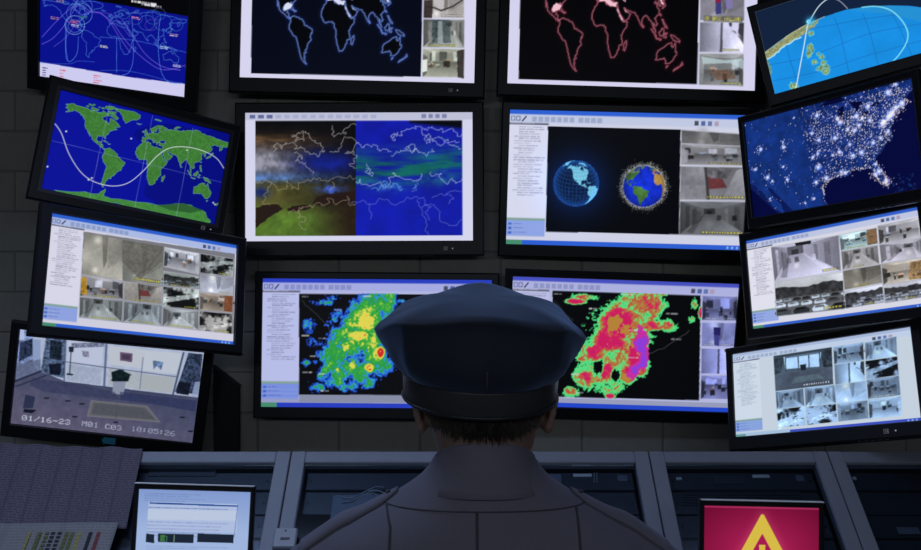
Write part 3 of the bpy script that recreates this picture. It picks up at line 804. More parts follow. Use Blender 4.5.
p = PIC['R4'] = Picture('R4')
window_ui(p, (190, 205, 230), (196, 208, 222), (60, 80, 190), right_tools=.80, text_col=(95, 110, 130))
p.rect(0, 0, 1, .035, (165, 182, 215))
p.rect(0, .955, .32, 1, (165, 190, 220)); p.rect(.0, .965, .06, 1, (95, 150, 145))
k = crop(765, 325, 4.782)
Bt = (.78, .95, 1.16)
def bf(a, b, cc, d, kind, seed, gain=1.0, **kw):
    feed(p, quad(k, a, b, cc, d), kind, seed, Bt, gain, cap=kw.get('cap', None), capw=kw.get('capw', (.3, .6)), border=(185, 205, 220))
bf((40, 148), (320, 105), (328, 285), (50, 318), 'lobby', 1, .95, cap=(215, 225, 235), capw=(.5, .5))
bf((325, 105), (470, 82), (474, 170), (330, 192), 'room', 102)
bf((475, 85), (628, 55), (632, 148), (480, 172), 'hall', 104, 1.1)
bf((330, 190), (474, 172), (478, 270), (335, 288), 'door', 106)
bf((478, 172), (632, 150), (640, 240), (484, 265), 'yard', 108, 1.05)
bf((50, 318), (185, 302), (190, 388), (56, 402), 'hall', 110, .95)
bf((188, 300), (335, 285), (340, 375), (194, 392), 'hall', 112, 1.1)
bf((333, 288), (484, 265), (490, 358), (343, 376), 'corner', 114, 1.2)
bf((484, 262), (640, 240), (648, 335), (492, 356), 'room', 116, .8, cap=(225, 235, 240), capw=(.05, .85))
bf((56, 402), (190, 388), (196, 478), (62, 492), 'yard', 118, 1.15)
bf((194, 390), (340, 375), (346, 462), (200, 478), 'yard', 120, 1.0)
bf((343, 375), (490, 358), (496, 446), (350, 462), 'room', 121, .85)
bf((492, 356), (650, 338), (654, 432), (498, 448), 'room', 127, 1.1)

# ---------------- L4: entrance lobby camera, full screen
p = PIC['L4'] = Picture('L4', base=(88, 84, 100))
k = crop(0, 310, 3.667)
def pl(pts, col, **kw): p.poly(p.uv(k(pts)), col, **kw)
def ln(pts, col, w=2, a=.9): p.line(p.uv(k(pts)), col, w, a)
u = p.uv(k([(60, 250), (720, 330), (720, 500), (30, 430)]))
p.grad([(-.1, -.1), (1.1, -.1), (1.1, 1.1), (-.1, 1.1)], (84, 86, 106), (112, 104, 120), (.5, .5), (.45, 1))
p.a *= (1 + .12 * (fbm(p.h, p.w, 14, 5) * 2 - 1))[..., None]
pl([(60, 30), (130, 30), (125, 180), (60, 210)], (150, 165, 195), noise=.5, ncell=8)
pl([(72, 55), (90, 55), (90, 110), (72, 112)], (215, 225, 240)); pl([(75, 120), (122, 105), (120, 165), (70, 190)], (45, 55, 75), noise=.8, ncell=6)
pl([(120, 95), (750, 155), (725, 320), (590, 305), (240, 262), (130, 215)], (212, 218, 222), noise=.08, ncell=20)
pl([(170, 100), (240, 108), (235, 250), (150, 230)], (90, 105, 125), noise=.9, ncell=6)
pl([(185, 112), (228, 118), (225, 185), (182, 178)], (30, 42, 52), noise=.9, ncell=5); pl([(178, 200), (225, 195), (222, 240), (185, 236)], (22, 28, 42), noise=.7, ncell=5)
pl([(120, 108), (150, 110), (148, 210), (122, 205)], (170, 185, 205))
pl([(250, 112), (380, 128), (372, 205), (248, 190)], (228, 230, 230)); pl([(250, 200), (372, 216), (368, 275), (246, 258)], (196, 202, 205), noise=.1)
pl([(400, 132), (530, 146), (520, 215), (398, 200)], (230, 230, 218)); pl([(398, 215), (515, 232), (508, 290), (396, 275)], (206, 208, 196), noise=.08)
pl([(530, 148), (668, 160), (645, 235), (522, 222)], (232, 232, 222)); pl([(520, 235), (640, 248), (628, 305), (512, 292)], (205, 206, 190))
ln([(242, 108), (236, 262)], (90, 100, 120), 4); ln([(390, 128), (382, 280)], (105, 115, 135), 7); ln([(524, 175), (512, 290)], (130, 135, 145), 3); ln([(672, 158), (632, 315)], (75, 85, 105), 6)
ln([(240, 190), (380, 210), (520, 228), (645, 245)], (95, 100, 112), 3); ln([(236, 264), (380, 282), (520, 300), (630, 318)], (70, 76, 96), 4)
pl([(262, 122), (385, 120), (382, 136), (265, 140)], (120, 125, 140), alpha=.8, noise=.8, ncell=4)
ln([(262, 138), (256, 235)], (45, 50, 65), 3); pl([(252, 135), (272, 136), (270, 155), (254, 155)], (40, 45, 55)); pl([(245, 232), (270, 235), (268, 240), (244, 238)], (40, 44, 58))
pl([(440, 155), (486, 160), (484, 192), (440, 186)], (120, 95, 110)); pl([(447, 163), (478, 166), (477, 184), (447, 180)], (70, 55, 80), alpha=.7)
pl([(300, 150), (325, 152), (328, 175), (305, 172)], (165, 160, 170), noise=.6, ncell=4); pl([(560, 185), (598, 192), (590, 222), (575, 205), (562, 220)], (115, 140, 165), noise=.6, ncell=4)
pl([(690, 158), (742, 163), (728, 310), (640, 300), (660, 250)], (60, 72, 92), noise=1.0, ncell=6)
pl([(655, 262), (700, 268), (690, 312), (645, 306)], (24, 30, 42), noise=.6); pl([(715, 262), (738, 265), (728, 322), (700, 318)], (185, 195, 210), alpha=.8)
pl([(415, 262), (462, 262), (452, 312), (412, 306)], (168, 172, 176)); pl([(408, 228), (440, 218), (478, 236), (470, 262), (412, 262)], (18, 32, 34), noise=.7, ncell=4)
for i_ in range(26):
    x_, y_ = 442 + p.rs.randn() * 17, 243 + p.rs.randn() * 11; pl([(x_ - 6, y_), (x_, y_ - 5), (x_ + 6, y_ + 1), (x_, y_ + 4)], [(14, 30, 30), (28, 52, 46), (10, 20, 24)][i_ % 3], alpha=.9)
for kx in range(9): ln([(442, 250), (410 + kx * 9, 222 + abs(kx - 4) * 4)], (26, 46, 44), 2)
pl([(55, 205), (150, 180), (150, 228), (60, 262)], (120, 130, 150), alpha=.9, noise=.2); ln([(55, 262), (150, 225)], (34, 40, 58), 6); ln([(60, 280), (170, 240)], (50, 56, 76), 5)
pl([(120, 248), (300, 275), (420, 300), (440, 330), (330, 320), (160, 300), (110, 275)], (58, 64, 92), alpha=.55, noise=.3); pl([(440, 300), (720, 332), (715, 372), (560, 345), (440, 330)], (48, 56, 92), alpha=.6, noise=.2)
pl([(95, 310), (130, 318), (122, 360), (85, 360)], (40, 48, 72), alpha=.8); pl([(90, 362), (136, 366), (118, 378), (86, 374)], (22, 26, 40))
pl([(335, 332), (538, 352), (585, 410), (322, 388)], (122, 118, 112)); pl([(345, 340), (530, 359), (570, 402), (335, 381)], (98, 98, 96), noise=.08)
p.line(p.uv(k([(335, 332), (538, 352), (585, 410), (322, 388)])), (165, 160, 152), 2, .8, closed=True); ln([(428, 342), (425, 396)], (84, 84, 84), 2)
for x, y in ((302, 343), (275, 390), (172, 322), (425, 410), (668, 392), (698, 443), (250, 332)): pl([(x - 10, y - 2), (x + 10, y - 1), (x + 7, y + 4), (x - 9, y + 3)], (26, 28, 44))
p.blur([(0, 0), (1, 0), (1, 1), (0, 1)], 2); p.a = p.a * np.array((.80, .83, .93))
a, b = p.uv(k([(82, 384), (262, 402)])); p.text('01/16-23', a[0], a[1], b[0], .055, (205, 212, 228), .7, (b[1] - a[1]) / (b[0] - a[0]))
a, b = p.uv(k([(302, 405), (450, 424)])); p.text('M01 C03', a[0], a[1], b[0], .055, (200, 206, 226), .55, (b[1] - a[1]) / (b[0] - a[0]))
a, b = p.uv(k([(482, 424), (645, 444)])); p.text('10:05:26', a[0], a[1], b[0], .055, (190, 198, 222), .45, (b[1] - a[1]) / (b[0] - a[0]))

# ---------------- C1L / C1R: glowing world maps
def glow_map(key, cr, marks, outline, inner, bg, fillc, thumbs, page):
    global p
    p = PIC[key] = Picture(key); p.rect(0, 0, 1, 1, page)
    p.rect(0, 0, 1, .035, (60, 90, 200)); p.rect(0, .035, 1, .09, (190, 196, 226))
    p.poly(p.uv(cr(marks['win'])), bg)
    g = fit_map(pseudo(marks['geo']), p.uv(cr(marks['img'])))
    def gm(pts): return g(pseudo(pts))
    win = p.mask(p.uv(cr(marks['win'])))
    keep = p.a.copy()
    landp = [gm(rough_pts(pts, 9, .6)) for k, pts in LAND.items() if k != 'antarctica']
    for q in landp: p.line(q, outline, 1.0, .26, glow=5.5, closed=True, add=True)
    for q in landp: p.poly(q, (2, 2, 4), .8)
    for q in landp: p.line(q, inner, 1.9, .85, glow=1.6, closed=True)
    for sea in ([(-97, 28), (-90, 30), (-84, 30), (-81, 25), (-87, 21), (-92, 19), (-97, 21)], [(-5, 36), (3, 42), (9, 44), (12, 42), (16, 38), (19, 40), (23, 37), (30, 36), (35, 35), (32, 31), (20, 31), (11, 34), (9, 37)], [(28, 42), (33, 46), (40, 44), (41, 41), (32, 42)], [(33, 28), (36, 27), (43, 14), (41, 13), (37, 20)], [(48, 30), (51, 27), (57, 25), (52, 24)], [(48, 45), (53, 46), (54, 38), (50, 38)], [(134, 42), (139, 44), (138, 38), (131, 36)]):
        p.poly(gm(rough_pts(sea, 2, .7)), fillc, .95)
    out = keep; sl, m = win
    out[sl] = np.where(m[..., None], p.a[sl], out[sl]); p.a = out
    for q, kind, seed, gain, tint, cap, cw in thumbs: feed(p, p.uv(cr(q)), kind, seed, tint, gain, cap=cap, capw=cw, border=(205, 205, 225))
Ycap = (222, 215, 70)
glow_map('C1L', crop(220, 0, 3.289), dict(
    win=[(108, -170), (668, -160), (660, 252), (103, 240)],
    geo=[(-68, -55), (20, -35), (-35, -7), (-17, 14.7), (77.5, 8), (142, -11), (147, -39), (51, 12), (-81, -5)],
    img=[(283, 214), (398, 160), (302, 98), (331, 52), (488, 76), (580, 112), (575, 192), (452, 64), (225, 88)]),
    (25, 60, 190), (120, 150, 225), (3, 6, 22), (225, 230, 250),
    [([(668, -36), (802, -36), (802, 60), (668, 58)], 'corner', 5, 1.0, (1.04, 1.02, 1), (235, 235, 235), (.45, .55)),
     ([(667, 62), (804, 64), (802, 158), (666, 156)], 'hall', 203, .8, (1, 1.02, 1), Ycap, (.15, .7)),
     ([(666, 158), (803, 160), (802, 254), (664, 252)], 'room', 206, .85, (1.02, 1.04, .95), None, (.3, .5)),
     ([(669, -140), (802, -138), (802, -38), (668, -40)], 'hall', 207, .85, (1, 1, 1), Ycap, (.3, .5))], (214, 212, 238))
c8 = crop(400, 0, 6.11)
p.poly(p.uv(c8([(195, 120), (300, 120), (310, 262), (195, 265)])), (60, 75, 80), .75, noise=.5); p.poly(p.uv(c8([(232, 130), (255, 130), (262, 262), (228, 262)])), (205, 215, 215), .5)
p.poly(p.uv(c8([(135, 365), (165, 360), (165, 432), (133, 440)])), (225, 230, 225)); p.poly(p.uv(c8([(345, 310), (390, 300), (388, 478), (350, 470)])), (45, 38, 40), .85, noise=.3)
p.poly(p.uv(c8([(200, 0), (270, 0), (265, 50), (235, 60)])), (190, 188, 190)); p.poly(p.uv(c8([(145, 0), (200, 0), (195, 110), (142, 110)])), (58, 50, 48), noise=.3); p.line(p.uv(c8([(200, 45), (250, 65), (320, 40), (380, 0)])), (60, 55, 55), 4)
glow_map('C1R', crop(490, 0, 3.289), dict(
    win=[(104, -175), (690, -160), (680, 276), (95, 260)],
    geo=[(-68, -55), (20, -35), (-35, -7), (-17, 14.7), (77.5, 8), (142, -11), (147, -39), (51, 12), (-81, -5)],
    img=[(284, 238), (402, 182), (303, 112), (332, 60), (499, 92), (598, 132), (590, 216), (462, 74), (222, 96)]),
    (105, 10, 32), (190, 105, 125), (3, 2, 4), (250, 200, 215),
    [([(690, -36), (836, -34), (836, 70), (689, 68)], 'corner', 8, .75, (1, .99, 1.08), None, (.1, .8)),
     ([(689, 72), (836, 74), (833, 173), (687, 171)], 'door', 2, 1.0, (.98, .98, 1.12), Ycap, (.5, .42)),
     ([(687, 174), (834, 176), (832, 284), (685, 278)], 'room', 211, .8, (.98, 1, 1.02), Ycap, (.5, .46)),
     ([(692, -150), (836, -148), (836, -40), (691, -42)], 'hall', 217, .85, (1, 1, 1), Ycap, (.3, .5))], (212, 210, 238))
c8 = crop(670, 0, 5.5)
p.poly(p.uv(c8([(248, -5), (280, -5), (282, 75), (250, 80)])), (60, 60, 120)); p.poly(p.uv(c8([(250, -10), (278, -10), (275, 15), (250, 15)])), (140, 30, 60)); p.poly(p.uv(c8([(300, -5), (340, -5), (345, 45), (310, 50)])), (130, 120, 190), .7)
a, b = p.uv(c8([(190, 88), (392, 92)])); p.rect(a[0] - .005, a[1] - .002, b[0] + .005, a[1] + .040, (70, 70, 60), .6); p.text('OR BASE HALLWAY', a[0], a[1] + .004, b[0], .028, (215, 210, 90), .85, (b[1] - a[1]) / (b[0] - a[0]))
p.poly(p.uv(c8([(170, 310), (300, 330), (400, 320), (400, 380), (330, 345), (180, 350)])), (190, 215, 220), .7); p.poly(p.uv(c8([(240, 385), (330, 380), (360, 430), (250, 440)])), (110, 75, 55), .6, noise=.5)

# ---------------- C2L: two satellite images
p = PIC['C2L'] = Picture('C2L'); p.rect(0, 0, 1, 1, (212, 212, 236))
p.rect(0, 0, 1, .058, (190, 192, 215))
for i_ in range(15): p.rect(.02 + i_ * .038, .018, .045 + i_ * .038, .046, (168, 172, 205) if i_ > 2 else (95, 105, 155))
for i_ in range(4): p.rect(.775 + i_ * .03, .016, .795 + i_ * .03, .046, (125, 130, 170))
a = crop(240, 100, 3.667); b = crop(350, 100, 3.667)
H_, W2 = p.h, p.w
UV = p.uv(a([(58, 78), (425, 78), (425, 498), (58, 498)]))
x0, x1 = int(UV[0][0] * W2), int(UV[1][0] * W2); y0, y1 = int(UV[0][1] * H_), int(UV[2][1] * H_)
hh, ww = y1 - y0, x1 - x0
Yn, Xn = np.meshgrid(np.linspace(0, 1, hh), np.linspace(0, 1, ww), indexing='ij')
n1 = fbm(hh, ww, 40, 3); n2 = fbm(hh, ww, 12, 8)
st = np.repeat(fbm(hh, max(ww // 8, 4), 7, 77), 8, axis=1)
st = np.pad(st, ((0, 0), (0, max(0, ww - st.shape[1]))), mode='edge')[:, :ww]
img = np.zeros((hh, ww, 3)) + np.array((6, 6, 10))
def blend(m, col): 
    global img
    m = np.clip(m, 0, 1)[..., None]; img = img * (1 - m) + np.array(col, float) * m
blend(np.exp(-((Yn - .18) / .09) ** 2) * (1 - Xn) * 1.3 * st, (120, 85, 50))
blend(np.exp(-((Yn - .36) / .13) ** 2) * np.exp(-(Xn / .42) ** 2) * (.7 + .8 * n2), (150, 150, 165))
blend(np.exp(-((Yn - .36) / .10) ** 2) * np.exp(-((Xn - .72) / .30) ** 2) * 1.1, (16, 30, 125))
blend(np.exp(-((Yn - .50) / .05) ** 2) * (1.1 - Xn) * (.4 + n2), (90, 125, 185))
blend(np.clip((Yn - .50) * 14, 0, 1) * np.clip(1.25 - Xn * 1.05, 0, 1), (82, 80, 38))
blend(np.clip((Yn - .70) * 8, 0, 1) * np.clip(1.35 - Xn * 1.3 + (Yn - .7), 0, 1), (82, 112, 40))
blend(np.clip((Yn - .52) * 10, 0, 1) * np.clip((Xn - .55) * 2.4, 0, .9), (38, 26, 14))
blend(np.exp(-((Yn - .60) / .035) ** 2 - ((Xn - .75) / .13) ** 2) * 2 * n2, (60, 90, 190))
blend(np.exp(-((Yn - .62) / .05) ** 2 - ((Xn - .05) / .09) ** 2), (20, 35, 95))
img *= (.72 + .56 * n1)[..., None] * (.85 + .3 * n2)[..., None]
p.a[y0:y1, x0:x1] = np.clip(img, 0, 255)
for pts in ([(58, 395), (100, 383), (140, 382), (158, 396), (140, 412), (110, 428), (85, 448), (58, 470)], [(172, 398), (200, 388), (240, 384), (262, 392), (240, 404), (200, 408), (178, 406)]):
    p.poly(p.uv(a(rough_pts(pts, 3, 1.5))), (34, 20, 18), .95)
p.poly(p.uv(a(rough_pts([(265, 380), (285, 352), (330, 345), (425, 330), (425, 378), (340, 380), (290, 390)], 6, 3))), (34, 20, 16), .85)
UVb = p.uv(b([(22, 74), (411, 74), (413, 496), (22, 496)]))
bx0, bx1 = x1, int(UVb[1][0] * W2); ww = bx1 - bx0
Yn, Xn = np.meshgrid(np.linspace(0, 1, hh), np.linspace(0, 1, ww), indexing='ij')
n1 = fbm(hh, ww, 46, 13); n2 = fbm(hh, ww, 14, 18)
st = np.kron(fbm(hh, ww // 8 + 1, 9, 91, 5), np.ones((1, 8)))[:, :ww]
img = np.zeros((hh, ww, 3)) + np.array((14, 24, 158))
blend(np.exp(-((Yn - .40 - .05 * np.sin(Xn * 5)) / .12) ** 2) * (3.0 * st - .85), (14, 100, 92))
blend(np.exp(-((Yn - .28) / .08) ** 2) * (1.6 * st - .6) , (22, 70, 150))
blend(np.exp(-((Yn - .50) / .06) ** 2 - ((Xn - .78) / .16) ** 2) * (2 * n2 - .4), (30, 110, 140))
blend(np.exp(-((Yn - .53) / .03) ** 2) * np.exp(-(Xn / .35) ** 2) * 1.2 * st, (30, 110, 150))
blend(np.exp(-((Yn - .58) / .04) ** 2 - ((Xn - .3) / .16) ** 2) * (2.4 * n2 - .9), (60, 120, 215))
blend(np.clip((Yn - .55) * 2, 0, .5), (14, 28, 178))
img *= (.85 + .3 * n1)[..., None]
blend(np.clip((.075 - Yn - .10 * (.9 - Xn)) * 30, 0, 1) * (Xn > .5), (2, 4, 14))
p.a[y0:y1, bx0:bx1] = np.clip(img, 0, 255)
def cl(cc, pts, seed, col=(200, 200, 215), w=1.5, al=.7, amp=.24):
    p.line(p.uv(cc(fractal(pts, seed, amp, 4))), col, w, al)
for i_, pts in enumerate(([(125, 188), (130, 165), (165, 160), (200, 180), (230, 175), (270, 195), (310, 190), (290, 160), (255, 130), (235, 120)], [(190, 130), (205, 155), (235, 150), (215, 120), (190, 135)], [(340, 95), (345, 115), (390, 122), (400, 100), (425, 92)], [(200, 195), (230, 215), (205, 225), (245, 245), (268, 270)], [(330, 190), (370, 175), (395, 140), (420, 170), (385, 195), (425, 215), (400, 235), (425, 250)], [(60, 300), (110, 298), (170, 300), (250, 292), (320, 300), (345, 285), (425, 285)], [(110, 298), (100, 330), (95, 360), (110, 385)], [(180, 415), (230, 390), (300, 385), (360, 378), (425, 380)], [(232, 395), (238, 440), (242, 470)], [(340, 300), (350, 320), (330, 330)])):
    cl(a, pts, i_, (200, 195, 190) if i_ < 5 else (165, 150, 130))
for i_, pts in enumerate(([(150, 135), (160, 125), (190, 130), (205, 108), (240, 96), (300, 98), (360, 110), (411, 128)], [(150, 135), (165, 150), (175, 120)], [(200, 180), (220, 165), (245, 178), (235, 190), (200, 178)], [(150, 205), (185, 190), (210, 185), (250, 185), (300, 180)], [(265, 110), (290, 130), (280, 160), (320, 165), (345, 150), (380, 165), (405, 180)], [(275, 150), (330, 140), (400, 155)], [(22, 160), (60, 165), (100, 180), (150, 190)], [(295, 265), (330, 270), (380, 295), (411, 290)], [(60, 235), (85, 270), (60, 250)], [(22, 300), (90, 310), (140, 285), (180, 280), (240, 295), (260, 270)])):
    cl(b, pts, 40 + i_, (190, 200, 225), 1.5, .75)
for i_, pts in enumerate(([(0, 378), (60, 380), (130, 365), (230, 360), (270, 358)], [(68, 380), (80, 420), (75, 435)], [(245, 365), (262, 395), (280, 440), (290, 495)], [(270, 360), (300, 390), (275, 410), (290, 440)], [(262, 395), (330, 412), (411, 440)], [(300, 358), (350, 350), (385, 330), (411, 335)], [(240, 295), (245, 330), (225, 335)], [(350, 345), (380, 360), (360, 380)])):
    cl(b, pts, 60 + i_, (110, 120, 205), 1.4, .8, .14)
for i_, pts in enumerate(([(80, 325), (110, 315), (140, 320), (165, 305), (190, 325)], [(120, 300), (150, 320)], [(230, 325), (240, 310)])): cl(b, pts, 80 + i_, (90, 150, 210), 3.0, .6)

# ---------------- C2R: two globes
LM = None
def land_mask():
    global LM
    if LM is None:
        t = Picture('C2L', 360, 180); t.a[:] = 0
        for k_, pts in LAND.items(): t.poly([((x + 180) / 360, (90 - y) / 180) for x, y in rough_pts(pts, 2, .8)], (1, 1, 1))
        LM = t.a[..., 0]
    return LM
def globe(p, u, v, r, lon0, lat0, roll=0.0):
    X, Y = np.meshgrid(np.arange(p.w) + .5, np.arange(p.h) + .5)
    asp = (p.p[6] / p.w) / (p.p[7] / p.h)
    x = (X - u * p.w) / r; y = -(Y - v * p.h) / r / asp
    x, y = x * math.cos(roll) - y * math.sin(roll), x * math.sin(roll) + y * math.cos(roll)
    rr = np.hypot(x, y); ins = rr < 1
    z = np.sqrt(np.clip(1 - rr * rr, 0, 1))
    la0 = math.radians(lat0)
    lat = np.arcsin(np.clip(z * math.sin(la0) + y * math.cos(la0), -1, 1))
    lon = np.arctan2(x, z * math.cos(la0) - y * math.sin(la0)) + math.radians(lon0)
    lond = (np.degrees(lon) + 540) % 360 - 180; latd = np.degrees(lat)
    L = land_mask(); ii = np.clip(((90 - latd) / 180 * L.shape[0]).astype(int), 0, L.shape[0] - 1); jj = np.clip(((lond + 180) / 360 * L.shape[1]).astype(int), 0, L.shape[1] - 1)
    return ins, rr, z, lond, latd, L[ii, jj] > .5
p = PIC['C2R'] = Picture('C2R'); window_ui(p, (192, 200, 226), (206, 208, 228), (45, 95, 210), right_tools=.77)
k = crop(490, 90, 3.056)
p.poly(quad(k, (178, 112), (582, 122), (577, 441), (171, 432)), (4, 5, 10))
k1 = crop(500, 100, 3.4375)
(u, v), (ue, ve) = p.uv(k1([(262, 287), (342, 289)]))
r = (ue - u) * p.w * .98
p.disc(u, v, r * 1.35, (10, 45, 120), .75, soft=1, add=True)
ins, rr, z, lo, la, ld = globe(p, u, v, r, -112, 22, 0)
base = np.zeros((p.h, p.w, 3)) + np.array((8, 26, 62)); gridm = ((np.abs((lo + 360) % 10 - 5) > 4.2) | (np.abs((la + 90) % 10 - 5) > 4.2))
base[gridm] = (24, 62, 118); base[ld] = (128, 205, 232); base[ld & gridm] = (100, 180, 215)
base += (np.clip(rr, 0, 1) ** 6)[..., None] * np.array((20, 60, 120)); base *= (.75 + .25 * z)[..., None]
p.a = np.where(ins[..., None], np.clip(base, 0, 255), p.a)
(u, v), (ue, ve) = p.uv(crop(620, 100, 3.4375)([(82, 297), (155, 297)]))
r = (ue - u) * p.w
ins, rr, z, lo, la, ld = globe(p, u, v, r, -48, 8, -.15)
base = np.zeros((p.h, p.w, 3)) + np.array((20, 50, 215)); nn = fbm(p.h, p.w, 10, 4)
base[ld] = (72, 118, 58); base[ld & (lo > -20)] = (205, 160, 85); base[ld & (la > 50)] = (120, 150, 110); base *= (.7 + .6 * nn)[..., None]
base *= (.55 + .45 * z)[..., None]
p.a = np.where(ins[..., None], np.clip(base, 0, 255), p.a)
for i_ in range(1500):
    t = p.rs.uniform(0, 2 * math.pi); q = r * (1 + abs(p.rs.randn()) * .11 - .03)
    p.disc(u + q * math.cos(t) / p.w, v + q * .985 * math.sin(t) / p.h, .75, (195, 195, 185), .6)
k2 = crop(620, 100, 3.4375)
feed(p, quad(k2, (210, 104), (420, 118), (424, 160), (210, 150)), 'corner', 3, (1, 1, 1.02), .62, cap=None)
feed(p, quad(k2, (210, 152), (425, 160), (430, 226), (208, 222)), 'room', 301, (1, 1, 1.05), .7, capw=(.45, .6))
feed(p, quad(k2, (208, 228), (432, 232), (438, 345), (205, 342)), 'red', 7, (.98, .98, 1.04), .8, capw=(.4, .6))
feed(p, quad(k2, (205, 347), (438, 349), (440, 468), (203, 462)), 'hall', 306, (.97, 1, 1.05), .62, capw=(.33, .66))

# ---------------- C3L / C3R: weather radar
def radar(key, cr, win, spine, widths, blobs, colours, th, seed, bg, lim=.5):
    global p
    p = PIC[key]
    P = p.px(p.uv(cr(win))); x0, y0 = P.min(0).astype(int); x1, y1 = P.max(0).astype(int)
    p.poly(p.uv(cr(win)), bg)
    X, Y = np.meshgrid(np.arange(x0, x1) + .5, np.arange(y0, y1) + .5)
    sp = p.px(p.uv(cr(spine))); I = np.full(X.shape, -1.0)
    sc = np.linalg.norm(np.diff(p.px(p.uv(cr([(0, 0), (100, 0)]))), axis=0)) / 100
    for i_ in range(len(sp) - 1):
        a_, b_ = sp[i_], sp[i_ + 1]; d = b_ - a_
        t = np.clip(((X - a_[0]) * d[0] + (Y - a_[1]) * d[1]) / (d @ d), 0, 1)
        dist = np.hypot(X - a_[0] - t * d[0], Y - a_[1] - t * d[1])
        wd = (widths[i_] * (1 - t) + widths[i_ + 1] * t) * sc
        I = np.maximum(I, np.minimum(1.25 * (1 - dist / wd), lim))
    for (bx, by, rx, ry, am) in blobs:
        q = p.px(p.uv(cr([(bx, by)])))[0]
        g_ = am * np.minimum(1, 1.7 * (1 - np.hypot((X - q[0]) / (rx * sc), (Y - q[1]) / (ry * sc))))
        I = np.where(am > 0, np.maximum(I, g_), I + np.minimum(0, -np.abs(am) * np.clip(1 - np.hypot((X - q[0]) / (rx * sc), (Y - q[1]) / (ry * sc)), 0, 1)))
    h, w = X.shape
    I = I + (fbm(h, w, 26, seed, 5) - .5) * .75 + (fbm(h, w, 5, seed + 3, 3) - .5) * .5
    out = p.a[y0:y1, x0:x1]
    m = p.mask(p.uv(cr(win)))
    for t_, col in zip(th, colours):
        out[I > t_] = col
    p.a[y0:y1, x0:x1] = out
    return I, (x0, y0, x1, y1)
p = PIC['C3L'] = Picture('C3L'); window_ui(p, (165, 170, 225), (176, 182, 222), (40, 62, 190), right_tools=.79)
p.rect(0, .935, 1, .962, (150, 155, 195)); p.poly(p.uv(crop(270, 280, 4.23)([(124, 484), (960, 488), (960, 520), (124, 516)])), (135, 140, 165))
cr = crop(270, 280, 4.23)
radar('C3L', cr, [(124, 60), (800, 62), (800, 486), (124, 484)],
      [(470, 85), (420, 170), (380, 250), (330, 330), (270, 395), (250, 400)], [75, 105, 125, 125, 75, 40],
      [(420, 330, 100, 80, .42), (330, 440, 80, 34, .26), (215, 450, 46, 26, .28), (160, 185, 30, 30, .24), (400, 430, 60, 34, .25), (235, 95, 55, 13, .28), (265, 75, 40, 16, .2), (150, 348, 20, 14, .22), (195, 350, 16, 12, .22), (210, 265, 30, 16, .1), (300, 170, 36, 36, .12), (545, 90, 24, 10, .2), (408, 178, 60, 62, .70), (370, 235, 80, 36, .72), (468, 305, 24, 40, 1.12), (420, 368, 30, 28, .98), (320, 290, 26, 24, .64), (350, 355, 20, 34, .66), (290, 380, 24, 26, .62), (440, 240, 20, 60, .6), (480, 350, 45, 50, .25), (385, 320, 60, 50, -.22), (300, 420, 120, 60, -.16), (330, 330, 20, 40, -.2)],
      [(28, 60, 170), (40, 110, 220), (60, 170, 190), (40, 150, 70), (58, 168, 60), (120, 190, 70), (222, 212, 80), (225, 120, 50), (205, 40, 40)], [.06, .14, .24, .29, .42, .53, .60, .92, 1.0], 55, (8, 9, 12), .44)
for pts in ([(135, 85), (165, 115), (215, 165), (245, 190), (255, 230), (260, 290)],): p.line(p.uv(cr(rough_pts(pts, 2, 2, 3, False))), (100, 100, 105), 1.2, .7)
for x, y in ((135, 72), (275, 128), (205, 247), (135, 235), (170, 322), (138, 390), (205, 397), (215, 468), (395, 70)):
    u, v = p.uv(cr([(x, y)]))[0]; p.dashes(u, v - .006, u + .045, v + .01, 1, (200, 205, 205), .8, th=.7)
p.rect(.835, .10, 1, .93, (176, 182, 222))
for i_ in range(4): feed(p, [(.84, .13 + i_ * .19), (.985, .13 + i_ * .19), (.985, .31 + i_ * .19), (.84, .31 + i_ * .19)], ['room', 'door', 'hall', 'room'][i_], 401 + i_, (.9, .92, 1.2), .85, cap=None)
p = PIC['C3R'] = Picture('C3R'); window_ui(p, (172, 176, 222), (178, 182, 220), (70, 80, 190), right_tools=.79)
p.rect(0, .962, 1, 1, (36, 70, 200)); p.rect(0, .925, 1, .962, (150, 155, 185))
cr = crop(550, 280, 4.23)
p.rect(.165, .095, 1, .12, (176, 182, 222))
radar('C3R', cr, [(12, 46), (636, 68), (630, 508), (0, 492)],
      [(390, 95), (330, 190), (270, 270), (220, 340), (150, 400)], [100, 122, 132, 120, 62],
      [(290, 190, 105, 100, .85), (250, 255, 90, 70, .8), (190, 310, 60, 60, .7), (365, 310, 50, 120, .85), (330, 395, 50, 50, .75), (150, 405, 55, 30, .7), (240, 390, 40, 60, .65), (430, 195, 110, 30, .55), (490, 190, 42, 28, .5), (435, 125, 36, 46, .45), (240, 450, 90, 36, .3), (85, 465, 44, 28, .36), (110, 92, 55, 14, .85), (150, 75, 60, 16, .45), (200, 165, 40, 36, .12), (375, 370, 55, 50, .6), (610, 100, 16, 28, .34), (600, 170, 20, 17, .4), (480, 62, 20, 10, .5), (636, 140, 12, 30, .8), (255, 490, 26, 14, .8), (205, 370, 26, 40, -.9), (275, 400, 24, 30, -.8), (450, 222, 40, 16, -.6)],
      [(70, 205, 120), (90, 220, 130), (165, 150, 70), (178, 100, 60), (205, 45, 90), (200, 28, 95)], [.10, .20, .34, .42, .54, .66], 90, (7, 8, 11), .38)
I_, (x0, y0, x1, y1) = 0, p.px(p.uv(cr([(0, 0), (719, 550)]))).ravel().astype(int)
X, Y = np.meshgrid(np.arange(p.w) + .5, np.arange(p.h) + .5)
q = p.px(p.uv(cr([(385, 262), (395, 330), (360, 380)])))
vi = np.zeros(X.shape)
